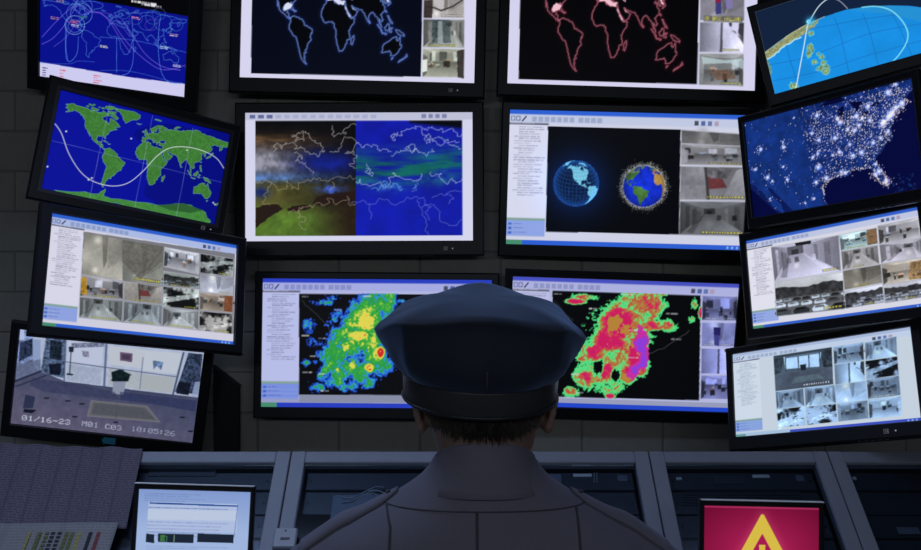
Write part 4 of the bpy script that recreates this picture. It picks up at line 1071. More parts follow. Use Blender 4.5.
for (qq, rx, ry) in ((q[0], 26, 52), (q[1], 18, 60), (q[2], 30, 34)): vi = np.maximum(vi, 1 - np.hypot((X - qq[0]) / rx / .95, (Y - qq[1]) / ry / .95))
vi = np.where(vi > .02, vi + (fbm(p.h, p.w, 14, 71) - .5) * .9, 0)
p.a[vi > .30] = (195, 45, 160); p.a[vi > .58] = (140, 60, 215)
vb = fbm(p.h, p.w, 20, 77); hot = (np.abs(p.a - np.array((205, 45, 90))).sum(-1) < 3) | (np.abs(p.a - np.array((200, 28, 95))).sum(-1) < 3)
qb = p.px(p.uv(cr([(330, 250)])))[0]; near = np.hypot((X - qb[0]) / 60, (Y - qb[1]) / 110) < 1
p.a[hot & near & (vb > .56)] = (180, 130, 55)
p.line(p.uv(cr(rough_pts([(405, 315), (480, 290), (520, 262), (560, 235), (600, 205)], 3, 2, 3, False))), (95, 95, 105), 1.3, .8)
p.line(p.uv(cr(rough_pts([(20, 90), (60, 140), (120, 190)], 3, 2, 3, False))), (95, 95, 105), 1.2, .7)
for x, y in ((18, 60), (490, 143), (512, 250), (335, 212), (330, 328), (165, 122), (90, 398), (108, 475), (300, 62)):
    u, v = p.uv(cr([(x, y)]))[0]; p.dashes(u, v - .006, u + .055, v + .01, 1, (205, 205, 205), .85, th=.7)
k = crop(660, 270, 3.667); Vt = (.82, .86, 1.25)
p.poly(quad(k, (152, 92), (300, 98), (300, 480), (146, 476)), (178, 180, 222))
def vf(a, b, cc, d, kind, seed, gain, cap=None): feed(p, quad(k, a, b, cc, d), kind, seed, Vt, gain, cap=cap, capw=(.1, .85), border=(185, 188, 225))
vf((154, 94), (284, 98), (282, 188), (152, 186), 'room', 411, .78, (215, 220, 235))
vf((152, 192), (282, 194), (280, 282), (150, 280), 'corner', 413, .95, (215, 220, 235))
p.poly(quad(k, (195, 210), (220, 212), (215, 280), (198, 275)), (60, 62, 130)); p.poly(quad(k, (196, 210), (222, 212), (220, 240), (196, 238)), (35, 35, 95))
vf((150, 286), (280, 290), (278, 382), (149, 380), 'door', 415, .95)
vf((149, 384), (278, 386), (276, 474), (147, 472), 'room', 417, .8, None)

# ---------------- R1: globe limb, islands and an orbit
p = PIC['R1'] = Picture('R1', base=(16, 32, 60))
k = crop(740, 0, 5.088)
n_ = fbm(p.h, p.w, 60, 2)
arc = [(60, 320), (130, 265), (190, 220), (260, 170), (340, 125), (430, 85), (540, 50), (650, 33), (760, 28), (860, 30), (921, 38), (1100, 70)]
sea = p.uv(k(arc + [(1100, 700), (60, 700)]))
p.poly(sea, (22, 142, 226), noise=.06, ncell=60)
p.poly(p.uv(k([(540, 50), (650, 33), (760, 28), (921, 38), (1100, 70), (1100, 180), (921, 110), (760, 70), (640, 60)])), (50, 150, 200), .5)
lnd = rough_pts([(120, 272), (190, 220), (260, 170), (345, 122), (400, 100), (380, 140), (330, 170), (300, 190), (260, 215), (215, 240), (175, 280), (140, 300), (110, 330)], 5, 3)
p.poly(p.uv(k(lnd)), (150, 155, 110), noise=.35); p.line(p.uv(k(arc[:6])), (195, 205, 180), 2.5, .8)
p.line(p.uv(k(rough_pts([(140, 300), (175, 282), (215, 242), (260, 217), (330, 172)], 7, 3, 4, False))), (190, 235, 250), 5, .85)
p.poly(p.uv(k(rough_pts([(120, 290), (150, 310), (165, 360), (150, 400), (120, 420)], 7, 4))), (120, 150, 120), .8, noise=.4)
for a_, b_ in (((560, 90), (500, 70)),): pass
for pts in ([(235, 230), (255, 300), (285, 400), (300, 460)], [(480, 90), (510, 170), (530, 260), (555, 370)], [(625, 70), (655, 150), (680, 240), (700, 325)], [(770, 60), (810, 140), (850, 230), (880, 300)], [(145, 330), (300, 300), (450, 250), (560, 205), (700, 160), (921, 120)], [(170, 410), (300, 385), (450, 350), (620, 290), (780, 245), (940, 200)], [(330, 150), (480, 125), (640, 95), (800, 75)]):
    p.line(smooth_pts(p.uv(k(pts))), (22, 100, 175), 2.4, .7)
for x, y, rx, ry, s in ((358, 250, 18, 30, 1), (352, 275, 14, 18, 2), (380, 315, 14, 12, 3), (400, 350, 12, 10, 4), (430, 345, 26, 22, 5), (437, 362, 18, 18, 6), (415, 290, 14, 10, 7), (425, 315, 14, 10, 8), (362, 170, 16, 12, 9), (275, 435, 22, 18, 10), (400, 275, 9, 8, 11)):
    q = p.uv(k(rough_pts([(x + rx * math.cos(t), y + ry * math.sin(t)) for t in np.linspace(0, 5.5, 8)], s, 3)))
    p.line(q, (90, 205, 235), 5, .6, closed=True); p.poly(q, (128, 160, 115), noise=.6, ncell=4)
p.line(smooth_pts(p.uv(k([(285, 450), (300, 370), (325, 240), (345, 130), (365, 90), (400, 35), (440, 0), (480, -10)]))), (215, 235, 245), 3.6, .95)
p.line(smooth_pts(p.uv(k([(470, -10), (510, 8), (548, 45)]))), (190, 190, 205), 2.6, .85)
p.line(smooth_pts(p.uv(k([(620, 38), (690, 33), (760, 50), (815, 95), (850, 155), (848, 210), (810, 275), (760, 328)]))), (130, 225, 245), 4.2, .95)
u, v = p.uv(k([(350, 110)]))[0]; p.disc(u, v, 8, (200, 245, 255), 1); p.disc(u + .012, v, 16, (60, 190, 240), .8, soft=1)
p.line([(0, 0), (0, 1)], (150, 160, 150), 2.5, .7); p.line([(0, 0), (1, 0)], (150, 160, 150), 2.5, .6)

# ---------------- R2: city lights at night
p = PIC['R2'] = Picture('R2', base=(4, 8, 58))
k = crop(730, 70, 3.44)
g = fit_map([(-87.6, 41.9), (-84.4, 33.7), (-96.8, 32.8), (-95.4, 29.8), (-105, 39.7), (-93.3, 45), (-80.2, 25.8), (-74, 40.7), (-112, 33.4)],
            p.uv(k([(380, 184), (457, 283), (297, 343), (325, 382), (195, 262), (308, 163), (553, 380), (541, 140), (122, 358)])))
USA = [(-135, 60), (-124.5, 48), (-124, 40), (-120, 34.5), (-117, 32.5), (-114, 29), (-112, 25), (-110, 23), (-110, 26), (-113, 31), (-110, 28), (-106, 23), (-104, 18), (-95, 16), (-96, 19), (-97.7, 22), (-97.3, 26), (-97, 28), (-94, 29.5), (-91, 29.2), (-89.2, 29.2), (-88, 30.3), (-85, 29.8), (-83.5, 29.8), (-82.6, 28), (-81.8, 26), (-80.5, 25.2), (-80.1, 27), (-81.3, 30), (-80.8, 32), (-78, 33.9), (-75.6, 35.2), (-76, 37), (-74, 39.5), (-73.8, 40.7), (-70.2, 41.7), (-70.5, 43.2), (-67, 44.7), (-64, 44), (-60, 46), (-65, 49), (-66, 60)]
q = g(rough_pts(USA, 4, .25)); p.poly(q, (16, 42, 112), noise=.35, ncell=26)
west = g([(-135, 60), (-124, 47), (-120, 34), (-110, 22), (-98, 18), (-98.5, 30), (-98, 52)]); 
p.poly([x for x in west], (24, 60, 138), .35, noise=.3, ncell=18)
for lake in ([(-87.8, 42), (-87, 41.7), (-86.3, 43), (-85.5, 45.5), (-87.3, 45), (-87.9, 43)], [(-83.3, 41.7), (-81, 41.6), (-79, 42.7), (-81, 42.6)], [(-79.6, 43.3), (-76.5, 43.5), (-76.5, 44.1), (-79, 43.8)], [(-84, 46), (-82.5, 43.2), (-81.5, 44.5), (-80, 45)], [(-92, 46.8), (-87, 46.5), (-84.7, 46.7), (-87, 48.7)]):
    p.poly(g(lake), (3, 6, 48), .95)
rs = np.random.RandomState(12)
CIT = [(-87.6, 41.9, 9), (-84.4, 33.7, 8), (-96.8, 32.8, 8), (-95.4, 29.8, 8), (-105, 39.7, 6), (-93.3, 45, 7), (-80.2, 26, 9), (-74, 40.7, 11), (-71, 42.3, 9), (-75.2, 40, 9), (-77, 39, 9), (-83, 42.3, 8), (-81.7, 41.4, 6), (-80, 40.4, 6), (-90.2, 38.6, 7), (-94.6, 39.1, 6), (-86.2, 39.8, 6), (-84.5, 39.1, 6), (-83, 40, 6), (-80.8, 35.2, 6), (-82.5, 28, 7), (-81.4, 28.5, 7), (-90, 30, 6), (-90, 35.1, 6), (-86.8, 36.2, 5), (-98.5, 29.4, 6), (-97.5, 35.5, 5), (-112, 33.4, 7), (-111.9, 40.7, 6), (-106.6, 35, 4), (-106.4, 31.7, 5), (-73.6, 45.5, 9), (-79.4, 43.7, 8), (-100.3, 25.7, 4), (-110.9, 32.2, 4), (-115.1, 36.1, 5), (-97.1, 49.9, 5), (-78.6, 35.8, 6), (-76.3, 36.9, 6), (-96, 41.2, 5), (-76.6, 39.3, 6), (-81.7, 30.3, 5), (-88, 43, 6), (-113, 28, 3), (-99.1, 19.4, 7), (-103, 25, 3), (-72.7, 41.7, 7), (-91, 30.4, 5), (-86.8, 33.5, 6), (-92, 34.7, 4), (-95.9, 36.1, 4), (-100, 46, 2), (-104.8, 41, 3), (-71.2, 46.8, 5)]
for lo_, la_, s in CIT:
    u, v = g([(lo_, la_)])[0]
    p.disc(u, v, s * .95, (225, 215, 235), .95, soft=1, add=True)
    for i_ in range(int(s * 3)):
        p.disc(u + rs.randn() * s * .0026, v + rs.randn() * s * .0042, rs.uniform(.8, 1.8), (235, 225, 225), .8)
n = 0
while n < 6500:
    lo_, la_ = rs.uniform(-125, -66), rs.uniform(20, 50)
    east = 1 / (1 + math.exp(-(lo_ + 97.5) * 1.8))
    d = .03 + east * (.35 + .5 * math.exp(-((la_ - 39.5) / 5) ** 2) + .3 * (lo_ > -85)) * (1 if la_ < 46 else .35)
    if rs.rand() > d: continue
    u, v = g([(lo_, la_)])[0]
    n += 1
    if not (0 <= u <= 1 and 0 <= v <= 1): continue
    x, y = int(min(u * p.w, p.w - 1)), int(min(v * p.h, p.h - 1))
    if p.a[y, x, 2] < 62: continue
    b_ = rs.rand() ** 2
    p.disc(u, v, .6 + 1.2 * b_, (200 + 50 * b_, 185 + 50 * b_, 205 + 30 * b_), .45 + .5 * b_)
for coast in ([(-82.6, 28), (-81.8, 26), (-80.5, 25.4), (-80.1, 27), (-81.3, 30)], [(-97.3, 26), (-97, 28), (-94, 29.5), (-91, 29.8), (-88, 30.3), (-85, 30)], [(-77, 38.8), (-75, 40), (-73.8, 40.8), (-71, 42.4)]):
    for q in rough_pts(coast, 3, .12, 22, False):
        if rs.rand() < .75: u, v = g([q])[0]; p.disc(u, v, rs.uniform(.9, 2.0), (240, 225, 220), .8)
for i_ in range(60):
    u, v = g([(rs.uniform(-79, -73), rs.uniform(20, 27))])[0]; p.disc(u, v, rs.uniform(1.5, 4), (30, 70, 130), .4)

# ---------------- small desk monitors
p = PIC['SL'] = Picture('SL', 200, 150, base=(150, 172, 214))
p.grad([(0, 0), (1, 0), (1, 1), (0, 1)], (128, 152, 205), (158, 180, 220), (.5, 0), (.5, .5))
k = crop(120, 440, 4.847)
p.dashes(.05, .05, .6, .16, 4, (95, 115, 170), .5)
p.poly(quad(k, (140, 300), (570, 312), (565, 450), (130, 440)), (172, 188, 222)); p.poly(quad(k, (145, 302), (572, 318), (570, 325), (145, 310)), (40, 75, 145))
p.poly(quad(k, (138, 335), (565, 345), (562, 392), (134, 385)), (185, 198, 222)); p.line(quad(k, (570, 315), (552, 470)), (90, 110, 165), 2)
u, v = p.uv(k([(140, 325)]))[0]; p.dashes(u, v, .84, v + .03, 1, (90, 105, 160), .7)
u, v = p.uv(k([(134, 392)]))[0]; p.dashes(u, v, .84, v + .2, 5, (120, 135, 190), .55, fill=.85)
for x0_, x1_ in ((128, 168), (186, 358), (376, 550)): p.poly(quad(k, (x0_, 453), (x1_, 458), (x1_ - 2, 500), (x0_ - 2, 494)), (26, 36, 52))
p.poly(quad(k, (196, 460), (220, 461), (218, 492), (194, 490)), (60, 110, 60), noise=.6, ncell=3); p.poly(quad(k, (225, 465), (230, 465), (228, 492), (224, 492)), (50, 120, 90)); p.poly(quad(k, (262, 460), (265, 460), (263, 494), (260, 494)), (120, 150, 130))
u, v = p.uv(k([(130, 510)]))[0]; p.dashes(u, v, .84, .95, 12, (110, 125, 180), .45, fill=.6)
p = PIC['SR'] = Picture('SR', 200, 150, base=(130, 18, 62))
X, Y = np.meshgrid(np.linspace(0, 1, p.w), np.linspace(0, 1, p.h))
t = np.clip(np.hypot((X - .5) / .75, (Y - .55) / .75), 0, 1)[..., None]
p.a = np.array((182, 34, 92)) * (1 - t) + np.array((104, 8, 44)) * t
p.rect(0, 0, 1, .03, (190, 60, 110), .6)
tri = [(.51, .12), (.80, .86), (.22, .86)]
p.line(tri, (235, 110, 130), 10, .3, glow=22, closed=True)
tri2 = [(.51, .34), (.672, .75), (.348, .75)]
p.poly(tri, (214, 186, 70)); p.line(tri, (214, 186, 70), 14, 1, closed=True)
p.poly(tri2, (165, 26, 80)); p.line(tri2, (165, 26, 80), 4, 1, closed=True)
p.poly([(.482, .46), (.538, .46), (.528, .64), (.492, .64)], (214, 186, 70)); p.disc(.51, .70, 8, (214, 186, 70))
# ------------------------------------------------------------------ monitors
def frame_ring(bm, w, h, bl, br, bt, bb, y_front, y_back, cham=0.006):
    """picture-frame with chamfered outer edge; opening w x h"""
    def rect(x0, x1, z0, z1, y): return [(x0, y, z0), (x1, y, z0), (x1, y, z1), (x0, y, z1)]
    X0, X1, Z0, Z1 = -w / 2 - bl, w / 2 + br, -h / 2 - bb, h / 2 + bt
    rings = [rect(-w / 2, w / 2, -h / 2, h / 2, y_back),
             rect(-w / 2, w / 2, -h / 2, h / 2, y_front + 0.003),
             rect(-w / 2 - .003, w / 2 + .003, -h / 2 - .003, h / 2 + .003, y_front),
             rect(X0 + cham, X1 - cham, Z0 + cham, Z1 - cham, y_front),
             rect(X0, X1, Z0, Z1, y_front + cham),
             rect(X0, X1, Z0, Z1, y_back)]
    vr = [[bm.verts.new(q) for q in r] for r in rings]
    for i in range(len(vr)):
        a, b = vr[i], vr[(i + 1) % len(vr)]
        for k in range(4):
            bm.faces.new((a[k], a[(k + 1) % 4], b[(k + 1) % 4], b[k]))

MON = {
'L1': ('wide monitor showing blue satellite track map with white strip below, top left', (.052, .05, .05, .058), .006),
'L2': ('tilted monitor showing green world map with a white orbit curve', (.045, .040, .045, .046), .014),
'L3': ('tilted left-hand monitor with a grid of corridor camera feeds, above the lobby view', (.040, .040, .034, .036), .004),
'L4': ('monitor showing a glass-fronted lobby with time stamp and cyan arrow sticker', (.034, .040, .03, .055), .004),
'C1L': ('large monitor with blue glowing world map and three camera feeds', (.042, .042, .042, .060), .0),
'C1R': ('large monitor with red glowing world map and three camera feeds', (.042, .042, .042, .050), .0),
'C2L': ('large monitor with olive and blue satellite images side by side', (.040, .045, .040, .060), .0),
'C2R': ('large monitor showing two small globes on black beside camera feeds', (.032, .036, .030, .050), .0),
'C3L': ('large monitor with green and yellow weather radar, left of the officer', (.030, .030, .028, .045), .0),
'C3R': ('large monitor with magenta weather radar, right of the officer', (.030, .034, .028, .045), .0),
'R1': ('tilted monitor at top right showing bright blue sea and islands from orbit', (.026, .026, .026, .045), .004),
'R2': ('tilted monitor showing city lights of a continent at night', (.024, .024, .026, .042), .004),
'R3': ('tilted right-hand monitor with corridor and car park camera feeds', (.026, .026, .032, .034), .0),
'R4': ('lowest right-hand monitor with bluish grid of camera feeds', (.026, .034, .026, .052), .0),
}
ARM_OFF = {}
def wall_monitor(key):
    label, (bl, br, bt, bb), lip = MON[key]
    p = POSE[key]; w, h = p[6], p[7]
    bl, br, bt, bb = [q * BEZEL_SCALE[key] for q in (bl, br, bt, bb)]
    R = pose_rot(p)
    root = empty('wall_monitor', p[:3], R.to_euler('XYZ'))
    tag(root, label, 'monitor', 'monitors on the wall')
    bm = bmesh.new(); frame_ring(bm, w, h, bl, br, bt, bb, -0.012, 0.02)
    obj('bezel', bm, 'bezel', root)
    if lip:
        bm = bmesh.new(); frame_ring(bm, w, h, lip, lip, lip, lip, -0.0135, -0.0115, .0005)
        obj('inner_lip', bm, 'lip', root)
    # back housing: shallow box then a smaller raised back
    bm = bmesh.new()
    cz = (bt - bb) / 2; cx = (br - bl) / 2
    W, H = w + bl + br, h + bt + bb
    def rr(fx, fy, y): return [(cx - W / 2 * fx, y, cz - H / 2 * fy), (cx + W / 2 * fx, y, cz - H / 2 * fy), (cx + W / 2 * fx, y, cz + H / 2 * fy), (cx - W / 2 * fx, y, cz + H / 2 * fy)]
    add_loft(bm, [rr(.995, .995, .004), rr(.99, .99, .022), rr(.94, .92, .034), rr(.72, .66, .038), rr(.68, .62, .052)])
    obj('housing', bm, 'housing', root)
    PIC[key].mesh('screen', root, M['screen'])
    # maker's badge, power light and control buttons on the lower bezel
    side = {'L2': .93, 'C1L': .90, 'C2L': .88, 'R4': .83}.get(key)
    if side:
        x = -w / 2 + w * side; z = -h / 2 - bb * .52
        bs = .016
        bm = bmesh.new(); add_box(bm, (x, -.0128, z), (bs, .0025, bs), bevel=.0008)
        bd = obj('badge', bm, 'badge', root); bd['label'] = 'small square pale badge'
        bm = bmesh.new()
        for zz in (-.30, 0, .30): add_box(bm, (x + .001, -.0143, z + bs * zz), (bs * .55, .0008, bs * .12))
        add_box(bm, (x - bs * .26, -.0143, z), (bs * .12, .0008, bs * .72))
        obj('badge_mark', bm, 'steel', bd)
        bm = bmesh.new(); add_tube(bm, [(x + .030, -.0115, z), (x + .030, -.014, z)], .0028, 8)
        obj('power_light', bm, 'led', root)
    bm = bmesh.new()
    for k in range(5): add_box(bm, (w * .30 + k * .022 - .07, -.004, -h / 2 - bb - .0005), (.013, .007, .003), bevel=.0006)
    obj('control_button_strip', bm, 'lip', root)
    # wall bracket: plate on the back, jointed arm and wall plate
    Mi = Matrix.Translation(Vector(p[:3])) @ R.to_4x4(); Mi = Mi.inverted()
    dx, dz = ARM_OFF.get(key, (0, 0))
    start = Vector(p[:3]) + R @ Vector((cx, .052, cz))
    end = Vector((start.x + dx, WALL_Y - .027, start.z + dz))
    bm = bmesh.new()
    add_box(bm, (cx, .058, cz), (.14, .012, .14), bevel=.003)
    s2 = start + R @ Vector((0, .012, 0))
    if end.y - s2.y > .05:
        add_tube(bm, [Mi @ s2, Mi @ end], .02, 8)
    wp = [Mi @ Vector((end.x + a, WALL_Y - .026 - b, end.z + c_)) for b in (0, .012) for a, c_ in ((-.06, -.08), (.06, -.08), (.06, .08), (-.06, .08))]
    v = [bm.verts.new(q) for q in wp]
    for f in ((0, 1, 2, 3), (7, 6, 5, 4), (0, 4, 5, 1), (1, 5, 6, 2), (2, 6, 7, 3), (3, 7, 4, 0)): bm.faces.new([v[i] for i in f])
    obj('wall_bracket', bm, 'steel', root)
    return root
roots = {k: wall_monitor(k) for k in MON}
# cyan arrow sticker on the lobby monitor
r = roots['L4']; w, h = POSE['L4'][6:8]
def prism(bm, pts, y0, y1):
    a = [bm.verts.new((x, y0, z)) for x, z in pts]; b = [bm.verts.new((x, y1, z)) for x, z in pts]
    bm.faces.new(a); bm.faces.new(b[::-1])
    n = len(pts)
    for i in range(n): bm.faces.new((a[i], b[i], b[(i + 1) % n], a[(i + 1) % n]))
bm = bmesh.new(); cx, cz = .028, -h / 2 - .026
prism(bm, [(cx - .028, cz), (cx - .016, cz + .018), (cx - .016, cz + .013), (cx + .028, cz + .014), (cx + .028, cz - .014), (cx - .016, cz - .012), (cx - .016, cz - .018)], -.0145, -.012)
s_ = obj('sticker', bm, 'cyan', r); s_['label'] = 'cyan arrow-shaped sticker'

# black slab with a slanted top, for an unidentified dark shape on the wall between the lobby monitor and the radar monitor
bm = bmesh.new()
sx = 3.93 / FPX
def bxp(u, v, y): return ((u - 460.5) * y / FPX, y, CAM_Z - (v - 275) * y / FPX)
X0, X1 = bxp(213.5, 0, 3.93)[0], bxp(238, 0, 3.93)[0]
Za, Zb = bxp(0, 367, 3.93)[2], bxp(0, 387, 3.93)[2]
zl = bxp(0, 462, 3.93)[2]
add_loft(bm, [[(X0, 3.93, zl), (X1, 3.93, zl), (X1, 3.974, zl), (X0, 3.974, zl)], [(X0, 3.93, Za), (X1, 3.93, Zb), (X1, 3.974, Zb), (X0, 3.974, Za)]])
t = empty('dark_wall_shape', ((X0 + X1) / 2, 3.974, zl))
ob = obj('body', bm, 'box', t); ob.matrix_parent_inverse = Matrix.Translation(t.location).inverted()
bm = bmesh.new(); add_loft(bm, [[(X0 - .004, 3.924, Za + .001), (X1 + .004, 3.924, Zb - .001), (X1 + .004, 3.974, Zb - .001), (X0 - .004, 3.974, Za + .001)], [(X0 - .004, 3.924, Za + .007), (X1 + .004, 3.924, Zb + .005), (X1 + .004, 3.974, Zb + .005), (X0 - .004, 3.974, Za + .007)]])
ob = obj('slanted_top', bm, 'steel', t); ob.matrix_parent_inverse = Matrix.Translation(t.location).inverted()
tag(t, 'tall narrow dark shape with slanted top on the wall right of the lobby monitor', 'wall box')

# ------------------------------------------------------------------ consoles
TOP_Y, TOP_Z = 3.0, 1.153
SDIR = Vector((0, -0.742, -0.670)).normalized()       # down the slope, towards the room
SNRM = Vector((0, -0.670, 0.742)).normalized()        # out of the slope
SLEN = 0.51
def S(x, s, n=0.0): return Vector((x, TOP_Y, TOP_Z)) + SDIR * s + SNRM * n
SM = Matrix(((1, 0, 0, 0), (0, SDIR.y, SNRM.y, 0), (0, SDIR.z, SNRM.z, 0), (0, 0, 0, 1)))   # local (x, s, n)
def smat(x): return Matrix.Translation((x, TOP_Y, TOP_Z)) @ SM
def sbox(name, x0, x1, s0, s1, n0, n1, m, parent, bevel=.0015):
    bm = bmesh.new(); add_box(bm, ((x0 + x1) / 2, (s0 + s1) / 2, (n0 + n1) / 2), (x1 - x0, s1 - s0, n1 - n0), smat(0), bevel)
    o = obj(name, bm, m, parent); return o
def keep(o, parent):
    o.matrix_parent_inverse = Matrix.Translation(parent.location).inverted(); return o
def glass():
    m = bpy.data.materials.new('smoked_glass'); m.use_nodes = True
    nt = m.node_tree; nt.nodes.remove(nt.nodes['Principled BSDF'])
    out = nt.nodes['Material Output']
    tr = nt.nodes.new('ShaderNodeBsdfTransparent'); tr.inputs[0].default_value = (.80, .85, .90, 1)
    gl = nt.nodes.new('ShaderNodeBsdfGlossy'); gl.inputs['Roughness'].default_value = .12; gl.inputs[0].default_value = (.8, .85, .9, 1)
    lw = nt.nodes.new('ShaderNodeFresnel'); lw.inputs['IOR'].default_value = 1.35
    mx = nt.nodes.new('ShaderNodeMixShader')
    nt.links.new(lw.outputs[0], mx.inputs[0]); nt.links.new(tr.outputs[0], mx.inputs[1]); nt.links.new(gl.outputs[0], mx.inputs[2])
    nt.links.new(mx.outputs[0], out.inputs['Surface'])
    return m
M['glass'] = glass()
PITCH, X00 = 0.5964, 0.0318
LAB = ['console cabinet at the far left beneath hanging paper listings', 'console cabinet behind the small white-screened monitor', 'console cabinet left of the officer with pale grey panel inside',
       'console cabinet right of the officer with silver bar and dots inside', 'console cabinet behind the red warning monitor', 'console cabinet at the far right, dark inside']
units = []
for i in range(6):
    xa = X00 + (i - 3) * PITCH + .002; xb = X00 + (i - 2) * PITCH - .002
    t = empty('console_cabinet', ((xa + xb) / 2, 3.1, 0))
    tag(t, LAB[i], 'console', 'sloping console cabinets in a row')
    units.append((t, xa, xb))
    RW = .047
    keep(sbox('side_rail', xa, xa + RW, 0, SLEN, -.03, .012, 'rail', t, .003), t)
    keep(sbox('side_rail', xb - RW, xb, 0, SLEN, -.03, .012, 'rail', t, .003), t)
    keep(sbox('top_rail', xa + RW, xb - RW, 0, .045, -.03, .011, 'rail', t, .003), t)
    keep(sbox('bottom_rail', xa + RW, xb - RW, SLEN - .04, SLEN, -.03, .011, 'rail', t, .003), t)
    g_ = keep(sbox('glass_panel', xa + RW + .001, xb - RW - .001, .046, SLEN - .041, -.006, -.002, 'glass', t, 0), t)
    # inside tray, open to the glass
    bm = bmesh.new(); mt = smat(0)
    a0, a1, s0, s1 = xa + .02, xb - .02, .02, SLEN - .02
    add_box(bm, ((a0 + a1) / 2, (s0 + s1) / 2, -.122), (a1 - a0, s1 - s0, .004), mt)
    for xx in (a0, a1): add_box(bm, (xx, (s0 + s1) / 2, -.076), (.004, s1 - s0, .09), mt)
    for ss in (s0, s1): add_box(bm, ((a0 + a1) / 2, ss, -.076), (a1 - a0 - .008, .004, .09), mt)
    keep(obj('rack_tray', bm, 'module', t), t)
    # body: level top, back and lower front under the worktop
    bm = bmesh.new()
    prof = [(TOP_Y + .025, TOP_Z - .006), (TOP_Y + .06, TOP_Z - .024), (3.25, TOP_Z - .115), (3.25, 0.06), (2.95, 0.06), (2.95, .70), (TOP_Y + .10, TOP_Z - .30), (TOP_Y + .055, TOP_Z - .10)]
    a = [bm.verts.new((xa, y, z)) for y, z in prof]; b = [bm.verts.new((xb, y, z)) for y, z in prof]
    bm.faces.new(a); bm.faces.new(b[::-1])
    for q in range(len(prof)): bm.faces.new((a[q], b[q], b[(q + 1) % len(prof)], a[(q + 1) % len(prof)]))
    keep(obj('body', bm, 'cabinet_top', t), t)
    bm = bmesh.new(); add_box(bm, ((xa + xb) / 2, 3.10, .03), (xb - xa - .06, .26, .06)); keep(obj('plinth', bm, 'module', t), t)
def part(i, name, u0, u1, v0, v1, m, n=-.022, th=.012, lab=None):
    """box lying in the console slope, given by measured left/right/top/bottom"""
    def hit(u, v):
        d = Vector(((u - 460.5) / FPX, 1, -(v - 275) / FPX)); o = Vector((0, 0, CAM_Z))
        p0 = S(0, 0, n); tt = (p0 - o).dot(SNRM) / d.dot(SNRM); q = o + tt * d
        return q.x, (q - S(0, 0, n)).dot(SDIR)
    xa, s0 = hit(u0, v0); xb, s1 = hit(u1, v1)
    t = units[i][0]
    o = keep(sbox(name, xa, xb, s0, s1, n - th, n, m, t, .001), t)
    if lab: o['label'] = lab
    return o
# equipment seen behind the glass
for i in (1, 2, 3, 4, 5):
    t, xa, xb = units[i]
    for s0, s1, dn in ((.058, .125, -.030), (.130, .215, -.034), (.220, .300, -.032), (.305, .40, -.036)):
        if i == 2 and s0 > .2: continue
        keep(sbox('rack_module', xa + .055, xb - .055, s0, s1, dn - .04, dn, 'module', t, .002), t)
        for sx_ in (xa + .07, xb - .07):
            bm = bmesh.new(); add_tube(bm, [S(sx_, (s0 + s1) / 2, dn - .001), S(sx_, (s0 + s1) / 2, dn + .002)], .004, 8)
            keep(obj('rack_screw', bm, 'steel', t), t)
part(2, 'grey_panel', 333, 384, 495, 560, 'module_grey', -.024, .02, 'pale grey blank panel')
part(3, 'module_band', 520, 562, 474, 486, 'module_grey', -.027, .004)
part(3, 'silver_bar', 573, 592, 473.5, 476.5, 'silver', -.026, .004, 'bright silver bar')
for r_ in range(4):
    for c_ in range(2): part(3, 'indicator', 593.5 + c_ * 2.6, 595 + c_ * 2.6, 472.5 + r_ * 2.6, 473.8 + r_ * 2.6, 'wire', -.026, .004)
part(3, 'dark_button', 617, 628, 475, 481, 'module_grey', -.027, .004)
part(4, 'knob', 676, 682, 477, 479.5, 'silver', -.024, .006)
part(4, 'silver_bar', 752, 770, 474.5, 477.5, 'silver', -.026, .004, 'bright silver bar')
part(4, 'display', 712, 745, 476, 484, 'cabinet', -.027, .004)
part(4, 'dark_button', 795, 805, 475, 481, 'module_grey', -.027, .004)
for q in range(8): part(4, 'vent_slat', 682, 800, 486 + q * 2.6, 487 + q * 2.6, 'cabinet', -.030, .003)
part(5, 'knob', 852, 857, 476.5, 479.5, 'silver', -.024, .006)
part(5, 'display', 925, 980, 474, 484, 'cabinet', -.027, .004)
part(1, 'display', 150, 215, 468, 476, 'cabinet', -.027, .004)
# loose wiring behind the glass left of the officer
t = units[2][0]
bm = bmesh.new(); rs_ = random.Random(3)
for q in range(5):
    x0_ = -.40 + q * .018; s0_ = .16 + rs_.uniform(-.02, .02)
    pts = [S(x0_ + k * .03, s0_ + .02 * math.sin(k * 1.1 + q) - .004 * k, -.024 + .004 * math.sin(k + q)) for k in range(6)]
    add_tube(bm, pts, .0016, 6)
w_ = keep(obj('wiring', bm, 'wire', t), t); w_['label'] = 'loose thin grey wires'
# a bright scrap lying in the last cabinet
part(5, 'tilted_plate', 896, 921, 527, 534, 'module_grey', -.026, .003, 'pale tilted plate')

# continuous worktop with rounded front edge
bm = bmesh.new(); xa, xb = units[0][1], units[-1][2]
prof = [(2.60, .772), (2.0, .772), (1.992, .778), (1.99, .786), (1.992, .794), (2.0, .80), (2.58, .80), (2.60, .80)]
a = [bm.verts.new((xa, y, z)) for y, z in prof]; b = [bm.verts.new((xb, y, z)) for y, z in prof]
bm.faces.new(a); bm.faces.new(b[::-1])
for q in range(len(prof)): bm.faces.new((a[q], b[q], b[(q + 1) % len(prof)], a[(q + 1) % len(prof)]))
wt_ = empty('worktop', (0, 2.35, 0))
keep(obj('top', bm, 'worktop', wt_), wt_)
for x in (xa + .03, (xa + xb) / 2, xb - .03):
    bm = bmesh.new(); add_box(bm, (x, 2.30, .386), (.03, .50, .772)); keep(obj('support_panel', bm, 'cabinet', wt_), wt_)
tag(wt_, 'long grey worktop in front of the sloping consoles', 'worktop')

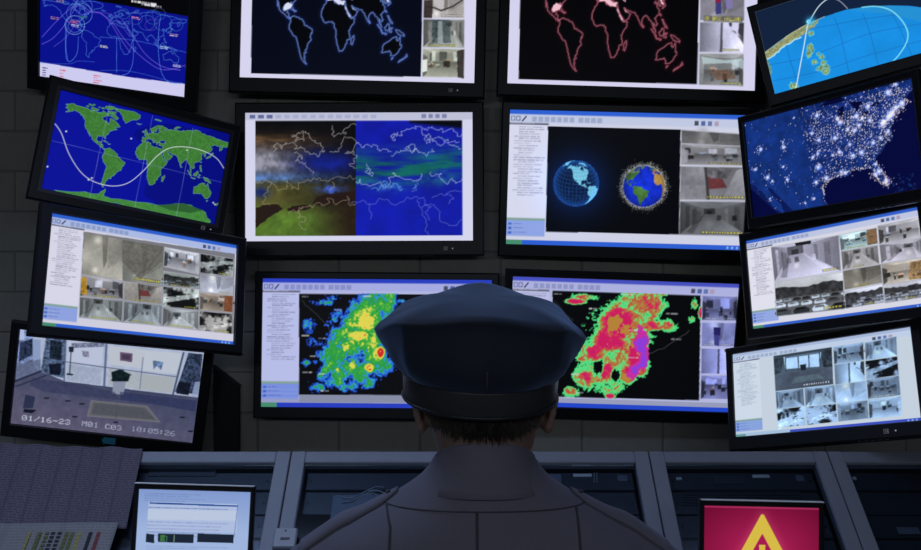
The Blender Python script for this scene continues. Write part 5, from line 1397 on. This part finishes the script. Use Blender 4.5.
# small switch box on the console rail left of the officer
def on_slope(u, v, n=0.0):
    d = Vector(((u - 460.5) / FPX, 1, -(v - 275) / FPX)); o = Vector((0, 0, CAM_Z))
    tt = (S(0, 0, n) - o).dot(SNRM) / d.dot(SNRM); q = o + tt * d
    return q.x, (q - S(0, 0, n)).dot(SDIR)
x1_, s1_ = on_slope(286.5, 528, .03); x2_, s2_ = on_slope(297, 548, .03)
hw = (on_slope(298, 535, .03)[0] - on_slope(275, 535, .03)[0]) / 2
t = empty('switch_box', S(x1_, (s1_ + s2_) / 2, .012))
keep(sbox('case', x1_ - hw, x1_ + hw, s1_, s2_, .0125, .034, 'switchbox', t, .004), t)
keep(sbox('label_plate', x1_ - hw * .35, x1_ + hw * .45, s1_ + .035, s1_ + .043, .0335, .0352, 'steel', t, .0004), t)
bm = bmesh.new(); add_tube(bm, [S(x1_, s1_ + .012, .034), S(x1_, s1_ + .012, .036)], .003, 8); keep(obj('screw', bm, 'steel', t), t)
tag(t, 'small pale switch box fixed to the console rail by the officer\'s left shoulder', 'switch box')

# ------------------------------------------------------------------ small desk monitors
def desk_monitor(key, label, frame_mat):
    p = POSE[key]; w, h = p[6], p[7]; R = pose_rot(p)
    base = Vector((p[0], p[1] + .05, .80))
    root = empty('desk_monitor', base)
    tag(root, label, 'monitor', 'small monitors on the worktop')
    head = empty('display', (0, 0, 0)); 
    bpy.data.objects.remove(head)
    MX = Matrix.Translation(Vector(p[:3]) - base) @ R.to_4x4()
    bm = bmesh.new(); frame_ring(bm, w, h, .012, .012, .016, .024, -.008, .012, .003)
    bz = obj('bezel', bm, frame_mat, root); bz.matrix_local = MX
    sc = PIC[key].mesh('screen', root, M['screen']); sc.matrix_local = MX
    bm = bmesh.new()
    def rr(f, y): return [(-w / 2 * f - .011, y, -h / 2 * f - .02), (w / 2 * f + .011, y, -h / 2 * f - .02), (w / 2 * f + .011, y, h / 2 * f + .014), (-w / 2 * f - .011, y, h / 2 * f + .014)]
    add_loft(bm, [rr(1, .003), rr(1, .016), rr(.85, .028), rr(.6, .040)])
    hs = obj('housing', bm, 'housing', root); hs.matrix_local = MX
    bm = bmesh.new(); add_box(bm, (0, -.008, h / 2 + .0165), (w + .02, .012, .0016)); e_ = obj('top_edge', bm, 'silver', root); e_.matrix_local = MX
    zb = p[2] - h / 2 - .80
    bm = bmesh.new(); add_loft(bm, [[(-.03, .0, .012), (.03, .0, .012), (.03, .022, .012), (-.03, .022, .012)], [(-.028, .0, zb + .10), (.028, .0, zb + .10), (.028, .014, zb + .10), (-.028, .014, zb + .10)]])
    obj('stand_neck', bm, 'housing', root)
    bm = bmesh.new(); add_loft(bm, [[(.115 * math.cos(a_), .085 * math.sin(a_), z_) for a_ in [k * math.pi / 12 for k in range(24)]] for z_ in (0.0005, .008)] + [[(.085 * math.cos(a_), .06 * math.sin(a_), .013) for a_ in [k * math.pi / 12 for k in range(24)]]])
    obj('stand_base', bm, 'housing', root)
    return root
desk_monitor('SL', 'small desk monitor with pale blue-white page, lower left', 'bezel')
desk_monitor('SR', 'small desk monitor with yellow warning triangle on red', 'bezel')

# ------------------------------------------------------------------ paper listings hung over the consoles at the left
def print_material(name, base, ink, cols, dark):
    m = bpy.data.materials.new(name); m.use_nodes = True
    nt = m.node_tree; b = nt.nodes['Principled BSDF']; b.inputs['Roughness'].default_value = .9
    tc = nt.nodes.new('ShaderNodeTexCoord'); sep = nt.nodes.new('ShaderNodeSeparateXYZ'); nt.links.new(tc.outputs['UV'], sep.inputs[0])
    def math_(op, a, b_=None):
        n = nt.nodes.new('ShaderNodeMath'); n.operation = op
        for k, v in enumerate((a, b_)):
            if v is None: continue
            if isinstance(v, (int, float)): n.inputs[k].default_value = v
            else: nt.links.new(v, n.inputs[k])
        return n.outputs[0]
    u, v = sep.outputs[0], sep.outputs[1]
    rowf = math_('FRACT', math_('MULTIPLY', v, cols[1]))
    row = math_('LESS_THAN', rowf, .5)
    cb = nt.nodes.new('ShaderNodeCombineXYZ'); nt.links.new(math_('MULTIPLY', u, 90), cb.inputs[0]); nt.links.new(math_('FLOOR', math_('MULTIPLY', v, cols[1])), cb.inputs[1])
    nz = nt.nodes.new('ShaderNodeTexNoise'); nz.inputs['Scale'].default_value = 1.0; nz.inputs['Detail'].default_value = 2; nt.links.new(cb.outputs[0], nz.inputs['Vector'])
    ink_m = math_('MULTIPLY', row, math_('GREATER_THAN', nz.outputs['Fac'], .47))
    colb = math_('LESS_THAN', math_('FRACT', math_('MULTIPLY', u, cols[0])), .12)
    ink_t = math_('MAXIMUM', math_('MULTIPLY', ink_m, dark), math_('MULTIPLY', colb, dark * .7))
    mx = nt.nodes.new('ShaderNodeMix'); mx.data_type = 'RGBA'
    nt.links.new(ink_t, mx.inputs['Factor']); mx.inputs['A'].default_value = (*base, 1); mx.inputs['B'].default_value = (*ink, 1)
    nt.links.new(mx.outputs['Result'], b.inputs['Base Color'])
    return m
M['listing'] = print_material('printed_listing', (.17, .145, .19), (.05, .04, .08), (11, 34), .55)
M['chart'] = print_material('printed_chart', (.30, .30, .31), (.12, .11, .09), (4, 20), .3)
def sheet(name, corner_fn, nu, nv, m, parent=None, th=.0012):
    verts = []; faces = []; uvs = []
    for side in (0, 1):
        for j in range(nv + 1):
            for i in range(nu + 1):
                q, nrm = corner_fn(i / nu, j / nv)
                verts.append(tuple(Vector(q) - Vector(nrm) * th * side)); uvs.append((i / nu, 1 - j / nv))
    N = (nu + 1) * (nv + 1)
    for j in range(nv):
        for i in range(nu):
            a_ = j * (nu + 1) + i
            faces.append((a_, a_ + nu + 1, a_ + nu + 2, a_ + 1)); faces.append((N + a_ + 1, N + a_ + nu + 2, N + a_ + nu + 1, N + a_))
    rim = [i for i in range(nu)] ; 
    def edge(a_, b_): faces.append((a_, b_, N + b_, N + a_))
    for i in range(nu): edge(i, i + 1); edge(nv * (nu + 1) + i + 1, nv * (nu + 1) + i)
    for j in range(nv): edge((j + 1) * (nu + 1), j * (nu + 1)); edge(j * (nu + 1) + nu, (j + 1) * (nu + 1) + nu)
    me = bpy.data.meshes.new(name); me.from_pydata(verts, [], faces)
    ul = me.uv_layers.new(name='UVMap')
    for l in me.loops: ul.data[l.index].uv = uvs[l.vertex_index]
    me.materials.append(M[m]); me.polygons.foreach_set('use_smooth', [True] * len(me.polygons))
    return link(bpy.data.objects.new(name, me), parent)
def listing(u, v):
    s = -.002 + v * .305
    x = -1.80 + u * .740 + .030 * v
    n = .022 + .004 * math.sin(u * 38 + v * 2) + .003 * math.sin(u * 15 + 1)
    q = S(x, s, n)
    if s < 0: q = S(x, 0, n) + Vector((0, -.10 * -s, -s * .9))      # upper edge stands up over the console top
    q.z += .026 * (1 - u) * (1 - v)
    return q, SNRM
o = sheet('paper_listing', listing, 96, 24, 'listing')
tag(o, 'wide mauve-grey printed listing hanging over the far left consoles', 'paper')
def chart(u, v):
    x = -1.76 + u * .705; s = .288 + v * .20
    n = .034 + .003 * math.sin(u * 9)
    return S(x, s, n), SNRM
t = empty('paper_chart', S(-1.4, .40, .02))
o = keep(sheet('sheet', chart, 40, 8, 'chart', t), t)
INK = {n_: mat(n_, c_, .8, noise=.1) for n_, c_ in (('ink_yellow', (.38, .33, .12)), ('ink_black', (.03, .03, .04)), ('ink_olive', (.16, .17, .07)), ('ink_red', (.25, .06, .07)))}
M.update(INK)
cols_ = [(30, 'ink_yellow'), (40, 'ink_olive'), (47.5, 'ink_olive'), (53.5, 'ink_black'), (60, 'ink_black'), (67.5, 'ink_olive'), (73, 'ink_olive'), (80, 'ink_yellow'), (91, 'ink_black'), (99, 'ink_red')]
for u_, mm in cols_:
    x_, s_a = on_slope(u_, 532, .038); _, s_b = on_slope(u_, 556, .038)
    wdt = .012 if u_ != 30 else .008
    for r_ in range(6):
        sa = s_a + (s_b - s_a) * r_ / 6
        keep(sbox('bar_mark', x_ - wdt / 2, x_ + wdt / 2, sa, sa + (s_b - s_a) / 6 * (.55 if 45 < u_ < 62 else .92), .0365, .0378, mm, t, 0), t)
tag(t, 'white paper chart with columns of dark and yellow marks under the mauve listing', 'paper')
# ------------------------------------------------------------------ the officer, seen from behind
PX0, PY0 = 0.033, 1.25
M['skin'] = mat('skin', (.34, .21, .17), .55, noise=.08, scale=60)
M['hair'] = mat('hair', (.055, .042, .034), .6, noise=.4, scale=200)
M['shirt'] = mat('shirt_cloth', (.20, .19, .25), .85, noise=.06, scale=350, bump=.25)
M['seam'] = mat('shirt_seam', (.085, .08, .105), .9, noise=.1)
M['trouser'] = mat('trouser_cloth', (.02, .022, .03), .9, noise=.1, scale=200)
M['shoe'] = mat('shoe_leather', (.01, .01, .011), .3, noise=.1)
M['cap'] = mat('cap_cloth', (.018, .024, .042), .8, noise=.08, scale=400, bump=.2)
M['cap_band'] = mat('cap_band_leather', (.05, .054, .058), .36, noise=.2, scale=90)
M['piping'] = mat('cap_piping', (.03, .032, .04), .4, noise=.1)
M['eye'] = mat('eye_white', (.7, .7, .7), .2, noise=.02)

sheen(M['cap'], .7, (.35, .55, 1.0), .4); sheen(M['shirt'], .25, (.6, .7, 1.0), .4)
person = empty('person', (PX0, PY0, 0))
tag(person, 'person in grey uniform shirt and dark peaked cap, seen from behind', 'person')

def ell(cx, cy, z, a, b, n=28, p=2.0, back=1.0, tilt=0.0):
    out = []
    for k in range(n):
        t = 2 * math.pi * k / n; c, s = math.cos(t), math.sin(t)
        x = a * math.copysign(abs(c) ** (2 / p), c); y = b * math.copysign(abs(s) ** (2 / p), s)
        if y < 0: y *= back
        out.append((cx + x, cy + y, z + tilt * y))
    return out
def remeshed(name, bm, m, voxel, smooth=6, parent=None):
    me = bpy.data.meshes.new(name); bmesh.ops.recalc_face_normals(bm, faces=bm.faces); bm.to_mesh(me); bm.free()
    tmp = bpy.data.objects.new(name, me); COL.objects.link(tmp)
    md = tmp.modifiers.new('r', 'REMESH'); md.mode = 'VOXEL'; md.voxel_size = voxel; md.use_smooth_shade = True
    if smooth:
        sm = tmp.modifiers.new('s', 'SMOOTH'); sm.factor = .5; sm.iterations = smooth
    dg = bpy.context.evaluated_depsgraph_get()
    me2 = bpy.data.meshes.new_from_object(tmp.evaluated_get(dg))
    bpy.data.objects.remove(tmp); bpy.data.meshes.remove(me)
    me2.name = name; me2.materials.clear(); me2.materials.append(M[m])
    me2.polygons.foreach_set('use_smooth', [True] * len(me2.polygons))
    return link(bpy.data.objects.new(name, me2), parent)
def blob(bm, c, r, rot=None, n=12):
    mt = Matrix.Translation(c) @ (rot.to_matrix().to_4x4() if rot else Matrix.Identity(4)) @ Matrix.Diagonal((*r, 1))
    bmesh.ops.create_uvsphere(bm, u_segments=n * 2, v_segments=n, radius=1, matrix=mt)

# --- body: head with face and ears, neck, chest core, hands: one continuous skin
bm = bmesh.new()
HZ = 1.565     # eye level
add_loft(bm, [ell(0, .045, 1.452, .030, .035), ell(0, .035, 1.462, .045, .055), ell(0, .022, 1.485, .060, .072), ell(0, .010, 1.515, .070, .086, back=1.0),
              ell(0, .004, 1.545, .075, .094), ell(0, 0, 1.575, .079, .100), ell(0, -.002, 1.605, .080, .102), ell(0, -.004, 1.640, .075, .096), ell(0, -.004, 1.665, .058, .078), ell(0, -.004, 1.680, .03, .04)])
add_loft(bm, [ell(0, -.018, 1.36, .075, .065), ell(0, -.018, 1.44, .060, .060), ell(0, -.018, 1.48, .060, .062), ell(0, -.014, 1.53, .064, .070), ell(0, -.01, 1.56, .066, .078)])
blob(bm, (0, .108, 1.535), (.013, .018, .020)); blob(bm, (0, .100, 1.555), (.010, .012, .026))            # nose
blob(bm, (0, .092, 1.500), (.024, .012, .006)); blob(bm, (0, .090, 1.491), (.020, .012, .006))             # lips
blob(bm, (0, .088, 1.585), (.055, .016, .010)); blob(bm, (0, .080, 1.462), (.020, .016, .014))             # brow, chin
for s in (-1, 1):
    # ear: rim, lobe and bowl
    for q in range(11):
        a = -2.0 + q * .40
        blob(bm, (s * (.092 + .005 * math.sin(a)), -.014 - .016 * math.cos(a) , 1.561 + .024 * math.sin(a)), (.007, .007, .007), n=6)
    blob(bm, (s * .087, -.008, 1.561), (.009, .015, .022), n=8); blob(bm, (s * .088, -.010, 1.540), (.008, .009, .010), n=8)
    # forearm and hand hanging beside the thigh
    add_tube(bm, [(s * .292, .03, .93), (s * .290, .05, .86), (s * .288, .055, .83)], [.034, .028, .026], 12)
    blob(bm, (s * .287, .062, .785), (.018, .040, .052))
    for f, (dy, L) in enumerate(((-.030, .066), (-.010, .078), (.011, .083), (.031, .074))):
        r0 = .0088
        add_tube(bm, [(s * .286, .062 + dy * .9, .75), (s * .282, .066 + dy * 1.05, .75 - L * .42), (s * .272, .068 + dy * 1.05, .75 - L * .75), (s * .260, .068 + dy, .75 - L)], [r0, r0, r0 * .9, r0 * .75], 8)
    add_tube(bm, [(s * .280, .094, .80), (s * .272, .112, .775), (s * .264, .118, .745), (s * .258, .116, .722)], [.011, .011, .010, .008], 8)
# chest core keeps hands and head one body under the clothes
add_loft(bm, [ell(0, 0, .86, .13, .09), ell(0, 0, 1.1, .13, .09), ell(0, 0, 1.30, .15, .09), ell(0, -.01, 1.39, .11, .07)])
for s in (-1, 1):
    add_tube(bm, [(s * .12, -.01, 1.31), (s * .20, -.005, 1.30), (s * .245, 0, 1.15), (s * .275, .01, 1.04), (s * .292, .03, .92)], [.05, .045, .04, .037, .034], 12)
body = remeshed('body', bm, 'skin', .0042, 3, person)
for s in (-1, 1):
    bm = bmesh.new(); blob(bm, (s * .032, .086, 1.562), (.012, .011, .011), n=8); obj('eye', bm, 'eye', person, True)

# --- shirt
bm = bmesh.new()
TORSO = [(0.84, .168, .118, 0, 2.4), (.95, .165, .115, 0, 2.4), (1.08, .175, .118, 0, 2.4), (1.20, .195, .122, -.004, 2.5), (1.28, .215, .126, -.006, 2.5), (1.33, .232, .126, -.008, 2.4),
         (1.365, .236, .122, -.010, 2.3), (1.395, .215, .114, -.012, 2.2), (1.42, .178, .104, -.014, 2.1), (1.44, .143, .094, -.016, 2.0), (1.458, .112, .085, -.018, 2.0), (1.475, .088, .078, -.018, 2.0), (1.492, .074, .072, -.018, 2.0), (1.505, .069, .069, -.018, 2.0)]
add_loft(bm, [ell(0, yo, z, a, b, 40, p_) for z, a, b, yo, p_ in TORSO])
for s in (-1, 1):
    add_tube(bm, [(s * .10, -.014, 1.395), (s * .170, -.012, 1.366), (s * .226, -.008, 1.326), (s * .250, -.002, 1.24), (s * .262, .002, 1.13), (s * .282, .012, 1.04), (s * .294, .032, .93), (s * .292, .046, .872)],
             [.050, .058, .066, .066, .060, .055, .048, .044], 20)
shirt = remeshed('shirt', bm, 'shirt', .006, 10, person)
me = shirt.data
bvh = BVHTree.FromPolygons([v.co for v in me.vertices], [tuple(p_.vertices) for p_ in me.polygons])
def back_pt(x, z, off=.0):
    h = bvh.ray_cast(Vector((x, -1, z)), Vector((0, 1, 0)))
    return (h[0] + h[1] * off) if h[0] is not None else None
def top_pt(x, y, off=.0):
    h = bvh.ray_cast(Vector((x, y, 2)), Vector((0, 0, -1)))
    return (h[0] + h[1] * off) if h[0] is not None else None
def seam(pts, r=.0014):
    pts = [q for q in pts if q is not None]
    bm = bmesh.new(); add_tube(bm, pts, r, 6); return obj('seam', bm, 'seam', shirt, True)
for xs, z0 in ((-.132, 1.443), (-.012, 1.447), (.120, 1.443)):
    seam([back_pt(xs + .004 * (xs < -.1) * min(k, 2), z0 - .010 * k - .001, .0003) for k in range(34)], .0019)
seam([back_pt(-.15 + .30 * k / 40, 1.447 - .006 * (abs(k - 20) / 20) ** 2, .0002) for k in range(41)], .0011)
for s in (-1, 1):     # sleeve seams over the shoulder
    pts = []
    for k in range(12):
        z = 1.36 - .018 * k; h = bvh.ray_cast(Vector((s * (.196 + .0005 * k), -1, z)), Vector((0, 1, 0)))
        if h[0] is not None: pts.append(h[0] + h[1] * .0003)
    seam(pts, .0012)
# folded collar: stand and leaf
bm = bmesh.new()
def collar_ring(zb, a, b, drop, yo=-.014):
    out = []
    for k in range(48):
        t = 2 * math.pi * k / 48; x = a * math.cos(t); y = b * math.sin(t)
        f = (y / b + 1) / 2        # 0 at the back, 1 in front
        out.append((x, yo + y, zb - drop * f))
    return out
add_loft(bm, [collar_ring(1.470, .070, .071, .030), collar_ring(1.50, .0675, .069, .045), collar_ring(1.526, .0655, .067, .060), collar_ring(1.5315, .067, .0685, .062), collar_ring(1.529, .0695, .071, .061),
              collar_ring(1.512, .0725, .0745, .054), collar_ring(1.494, .0775, .080, .040), collar_ring(1.476, .087, .088, .026), collar_ring(1.464, .096, .0945, .016), collar_ring(1.461, .093, .091, .016), collar_ring(1.470, .082, .083, .030)], cap=False)
col_ = obj('collar', bm, 'shirt', shirt, True)
# shoulder straps
for s in (-1, 1):
    bm = bmesh.new(); N = 14; top, bot = [], []
    for k in range(N + 1):
        t = k / N; x = s * (.120 + .135 * t)
        row = []
        hw = .024 if t > .15 else .012 + .08 * t
        for j in range(5):
            y = -.016 + (j - 2) / 2 * hw
            q = top_pt(x, y, .0)
            row.append(q if q is not None else Vector((x, y, 1.36)))
        top.append([bm.verts.new(q + Vector((0, 0, .0045 + .002 * math.sin(math.pi * t)))) for q in row]); bot.append([bm.verts.new(q + Vector((0, 0, .001))) for q in row])
    for k in range(N):
        for j in range(4):
            bm.faces.new((top[k][j], top[k][j + 1], top[k + 1][j + 1], top[k + 1][j])); bm.faces.new((bot[k][j + 1], bot[k][j], bot[k + 1][j], bot[k + 1][j + 1]))
        bm.faces.new((top[k][0], top[k + 1][0], bot[k + 1][0], bot[k][0])); bm.faces.new((top[k + 1][4], top[k][4], bot[k][4], bot[k + 1][4]))
    bm.faces.new([top[0][j] for j in range(4, -1, -1)] + [bot[0][j] for j in range(5)]); bm.faces.new([top[N][j] for j in range(5)] + [bot[N][j] for j in range(4, -1, -1)])
    e_ = obj('shoulder_strap', bm, 'shirt', shirt, True)
    q = top_pt(s * .130, -.016, .0055)
    if q is not None:
        bm = bmesh.new(); blob(bm, q, (.005, .005, .0018), n=6); obj('button', bm, 'piping', e_, True)

# --- trousers, belt and shoes (below the picture)
bm = bmesh.new()
add_loft(bm, [ell(0, 0, .76, .172, .118, 32, 2.4), ell(0, 0, .86, .170, .118, 32, 2.4), ell(0, 0, .93, .164, .113, 32, 2.4)])
for s in (-1, 1):
    add_tube(bm, [(s * .09, 0, .84), (s * .095, 0, .70), (s * .10, .005, .48), (s * .105, -.005, .28), (s * .108, -.012, .055)], [.088, .086, .068, .060, .056], 20)
tr_ = remeshed('trousers', bm, 'trouser', .009, 6, person)
bm = bmesh.new(); add_loft(bm, [ell(0, 0, .885, .176, .125, 40, 2.4), ell(0, 0, .925, .175, .124, 40, 2.4)], cap=False)
add_loft(bm, [ell(0, 0, .885, .170, .119, 40, 2.4), ell(0, 0, .925, .169, .118, 40, 2.4)], cap=False); obj('belt', bm, 'shoe', person, True)
for s in (-1, 1):
    bm = bmesh.new()
    add_loft(bm, [ell(s * .11, .045, .0005, .044, .135, 24, 2.4), ell(s * .11, .045, .02, .047, .138, 24, 2.4), ell(s * .11, .035, .05, .044, .12, 24, 2.2), ell(s * .108, -.005, .085, .040, .065, 24), ell(s * .108, -.012, .11, .038, .05, 24)])
    obj('shoe', bm, 'shoe', person, True)

# --- hair: close-cropped strands on the back and sides of the head
hb = BVHTree.FromPolygons([v.co for v in body.data.vertices], [tuple(p_.vertices) for p_ in body.data.polygons])
rs_ = random.Random(5)
bm = bmesh.new()
n_h = 0
while n_h < 2600:
    th = rs_.uniform(-2.75, -.39) if rs_.random() < .85 else rs_.uniform(-3.1, -.04)      # back of the head is -y
    z = rs_.uniform(1.512, 1.60)
    side = abs(math.cos(th))
    if z < 1.534 + .022 * side ** 3 + rs_.uniform(0, .012): continue
    d = Vector((math.cos(th), math.sin(th), 0)); h = hb.ray_cast(Vector((d.x * .4, d.y * .4, z)), -d)
    if h[0] is None or h[0].length_squared < .001: continue
    if abs(h[0].x) > .0815 : continue
    q, nr = h[0], h[1]
    L = rs_.uniform(.007, .014); out = nr * .45 + Vector((rs_.uniform(-.35, .35), 0, -1)) * .9
    out.normalize()
    tip = q + out * L; wv = nr.cross(out).normalized() * rs_.uniform(.0007, .0012)
    a_, b_, c_ = bm.verts.new(q - wv - nr * .001), bm.verts.new(q + wv - nr * .001), bm.verts.new(q + nr * .0022)
    t_ = bm.verts.new(tip)
    bm.faces.new((a_, b_, t_)); bm.faces.new((b_, c_, t_)); bm.faces.new((c_, a_, t_)); n_h += 1
# scalp layer under the strands
rows = []
for j in range(10):
    row = []
    for i in range(49):
        th = -3.0 + i * (2.86 / 48)
        side = abs(math.cos(th)); z = 1.536 + .022 * side ** 3 + (1.605 - 1.536 - .022 * side ** 3) * j / 9
        d = Vector((math.cos(th), math.sin(th), 0)); h = hb.ray_cast(Vector((d.x * .4, d.y * .4, z)), -d)
        c_ = h[0] if h[0] is not None else Vector((d.x * .078, d.y * .1, z))
        if abs(c_.x) > .080: c_ = Vector((math.copysign(.0785, c_.x), c_.y, z))
        c_ = c_ + d * (.0022 if 0 < j else -.0015) * (1 if 1 < i < 47 else -.3)
        row.append(bm.verts.new(c_))
    rows.append(row)
for j in range(9):
    for i in range(48): bm.faces.new((rows[j][i], rows[j][i + 1], rows[j + 1][i + 1], rows[j + 1][i]))
hair = obj('hair', bm, 'hair', person, False); hair['label'] = 'short dark brown hair below the cap'

# --- peaked cap: leather band, eight-cornered soft crown, visor
cap_root = person
ROLL = math.radians(1.6); TILT = math.radians(7.0)
CC = Vector((-.005, -.004, 1.617))
CM = Matrix.Translation(CC) @ Matrix.Rotation(ROLL, 4, 'Y') @ Matrix.Rotation(TILT, 4, 'X')
NA = 128
def cap_ring(fn): return [tuple(CM @ Vector(fn(2 * math.pi * k / NA))) for k in range(NA)]
A_, B_ = .1065, .120
def ring_e(k_, z): return lambda t: (A_ * k_ * math.cos(t), B_ * k_ * math.sin(t), z)
# angle t: 0 right, pi/2 front (away from the camera), -pi/2 back
def lerp_tab(t, tab):     # tab given at 8 angles, step 45 deg starting right, counter-clockwise
    f = (t % (2 * math.pi)) / (math.pi / 4); i = int(f) % 8; f -= int(f)
    f = f * f * (3 - 2 * f)
    return tab[i] * (1 - f) + tab[(i + 1) % 8] * f
def octo(t):              # corner accent: 1 at the eight corners, lower between
    f = (t % (math.pi / 4)) / (math.pi / 4); return 1 - .055 * math.sin(math.pi * f)
RIM_R = [.146, .150, .150, .152, .150, .146, .142, .146]
RIM_Z = [.053, .083, .106, .080, .058, .084, .097, .080]
def crown(kr, fz, belly=0.0, soft=0.0):
    def fn(t):
        back = max(0.0, -math.sin(t)) ** 1.2
        R = lerp_tab(t, RIM_R) * (octo(t) * (1 - soft) + .975 * soft)
        r = kr(t, R, back); z = fz(t, lerp_tab(t, RIM_Z), back)
        k = r
        return (k * math.cos(t), k * math.sin(t) * 1.0, z)
    return fn
def base_r(t): return 1 / math.sqrt((math.cos(t) / A_) ** 2 + (math.sin(t) / B_) ** 2)
rings = []
prof = [(0.0, 0.0), (.25, .16), (.50, .36), (.75, .60), (.91, .80), (.975, .92)]
for a_, zf in prof:
    rings.append(cap_ring(crown(lambda t, R, bk, a_=a_: base_r(t) * (1 - a_) + R * a_ + bk * .016 * math.sin(math.pi * min(a_ + .12, 1)) + .0022 * math.sin(11 * t + 1.3) * math.sin(math.pi * min(a_ + .05, 1)) * (1 - a_) * 1.6, lambda t, Z, bk, zf=zf: Z * zf)))
for q in (.995, .975, .94, .88, .80, .70, .58, .44, .28, .10):
    rings.append(cap_ring(crown(lambda t, R, bk, q=q: R * q + bk * .016 * math.sin(math.pi * .95) * q, lambda t, Z, bk, q=q: Z * (1 - .05 * max(0, (q - .94) / .055)) + (.103 - Z) * (1 - q ** 3.0), soft=1 - q)))
bm = bmesh.new(); vr = [[bm.verts.new(q) for q in r] for r in rings]
for i in range(len(vr) - 1):
    for k in range(NA): bm.faces.new((vr[i][k], vr[i][(k + 1) % NA], vr[i + 1][(k + 1) % NA], vr[i + 1][k]))
bm.faces.new(vr[-1])
crown_o = obj('cap_crown', bm, 'cap', person, True); crown_o['label'] = 'dark blue soft cap crown'
bm = bmesh.new()
add_loft(bm, [cap_ring(ring_e(.955, -.036)), cap_ring(ring_e(.985, -.038)), cap_ring(ring_e(1.0, -.034)), cap_ring(ring_e(1.015, -.004)), cap_ring(ring_e(1.01, .002)), cap_ring(ring_e(.97, .003))], cap=False)
band = obj('cap_band', bm, 'cap_band', person, True); band['label'] = 'black leather cap band'
for nm, k_, z in (('cap_piping', 1.022, .001), ('cap_piping', 1.008, -.034)):
    bm = bmesh.new(); pts = cap_ring(ring_e(k_, z)); add_tube(bm, pts + pts[:2], .0022, 6, caps=False); obj(nm, bm, 'piping', band, True)
# back seam of the crown
cb = BVHTree.FromPolygons([v.co for v in crown_o.data.vertices], [tuple(p_.vertices) for p_ in crown_o.data.polygons])
pts = []
for k in range(10):
    h = cb.ray_cast(Vector((.0, -1, 1.604 + .0030 * k)), Vector((0, 1, 0)))
    if h[0] is not None: pts.append(h[0] + h[1] * .0003)
if len(pts) > 2:
    bm = bmesh.new(); add_tube(bm, pts, .0013, 6); obj('cap_seam', bm, 'seam', crown_o, True)
# visor at the front
bm = bmesh.new(); N = 28; up, lo_ = [], []
for k in range(N + 1):
    t = math.pi * (.10 + .80 * k / N); w_ = math.sin(math.pi * k / N) ** .6
    r0 = Vector((A_ * math.cos(t), B_ * math.sin(t), -.034)); d = Vector((math.cos(t) * .5, math.sin(t), 0)).normalized()
    row = [r0 + d * (.055 * w_ * f) + Vector((0, 0, -.030 * w_ * f * f)) for f in (0, .35, .7, 1)]
    up.append([bm.verts.new(CM @ q) for q in row]); lo_.append([bm.verts.new(CM @ (q - Vector((0, 0, .003)))) for q in row])
for k in range(N):
    for j in range(3):
        bm.faces.new((up[k][j], up[k + 1][j], up[k + 1][j + 1], up[k][j + 1])); bm.faces.new((lo_[k][j], lo_[k][j + 1], lo_[k + 1][j + 1], lo_[k + 1][j]))
    bm.faces.new((up[k][3], up[k + 1][3], lo_[k + 1][3], lo_[k][3])); bm.faces.new((up[k + 1][0], up[k][0], lo_[k][0], lo_[k + 1][0]))
bm.faces.new([up[0][j] for j in range(4)] + [lo_[0][j] for j in range(3, -1, -1)]); bm.faces.new([up[N][j] for j in range(3, -1, -1)] + [lo_[N][j] for j in range(4)])
obj('cap_visor', bm, 'shoe', person, True)
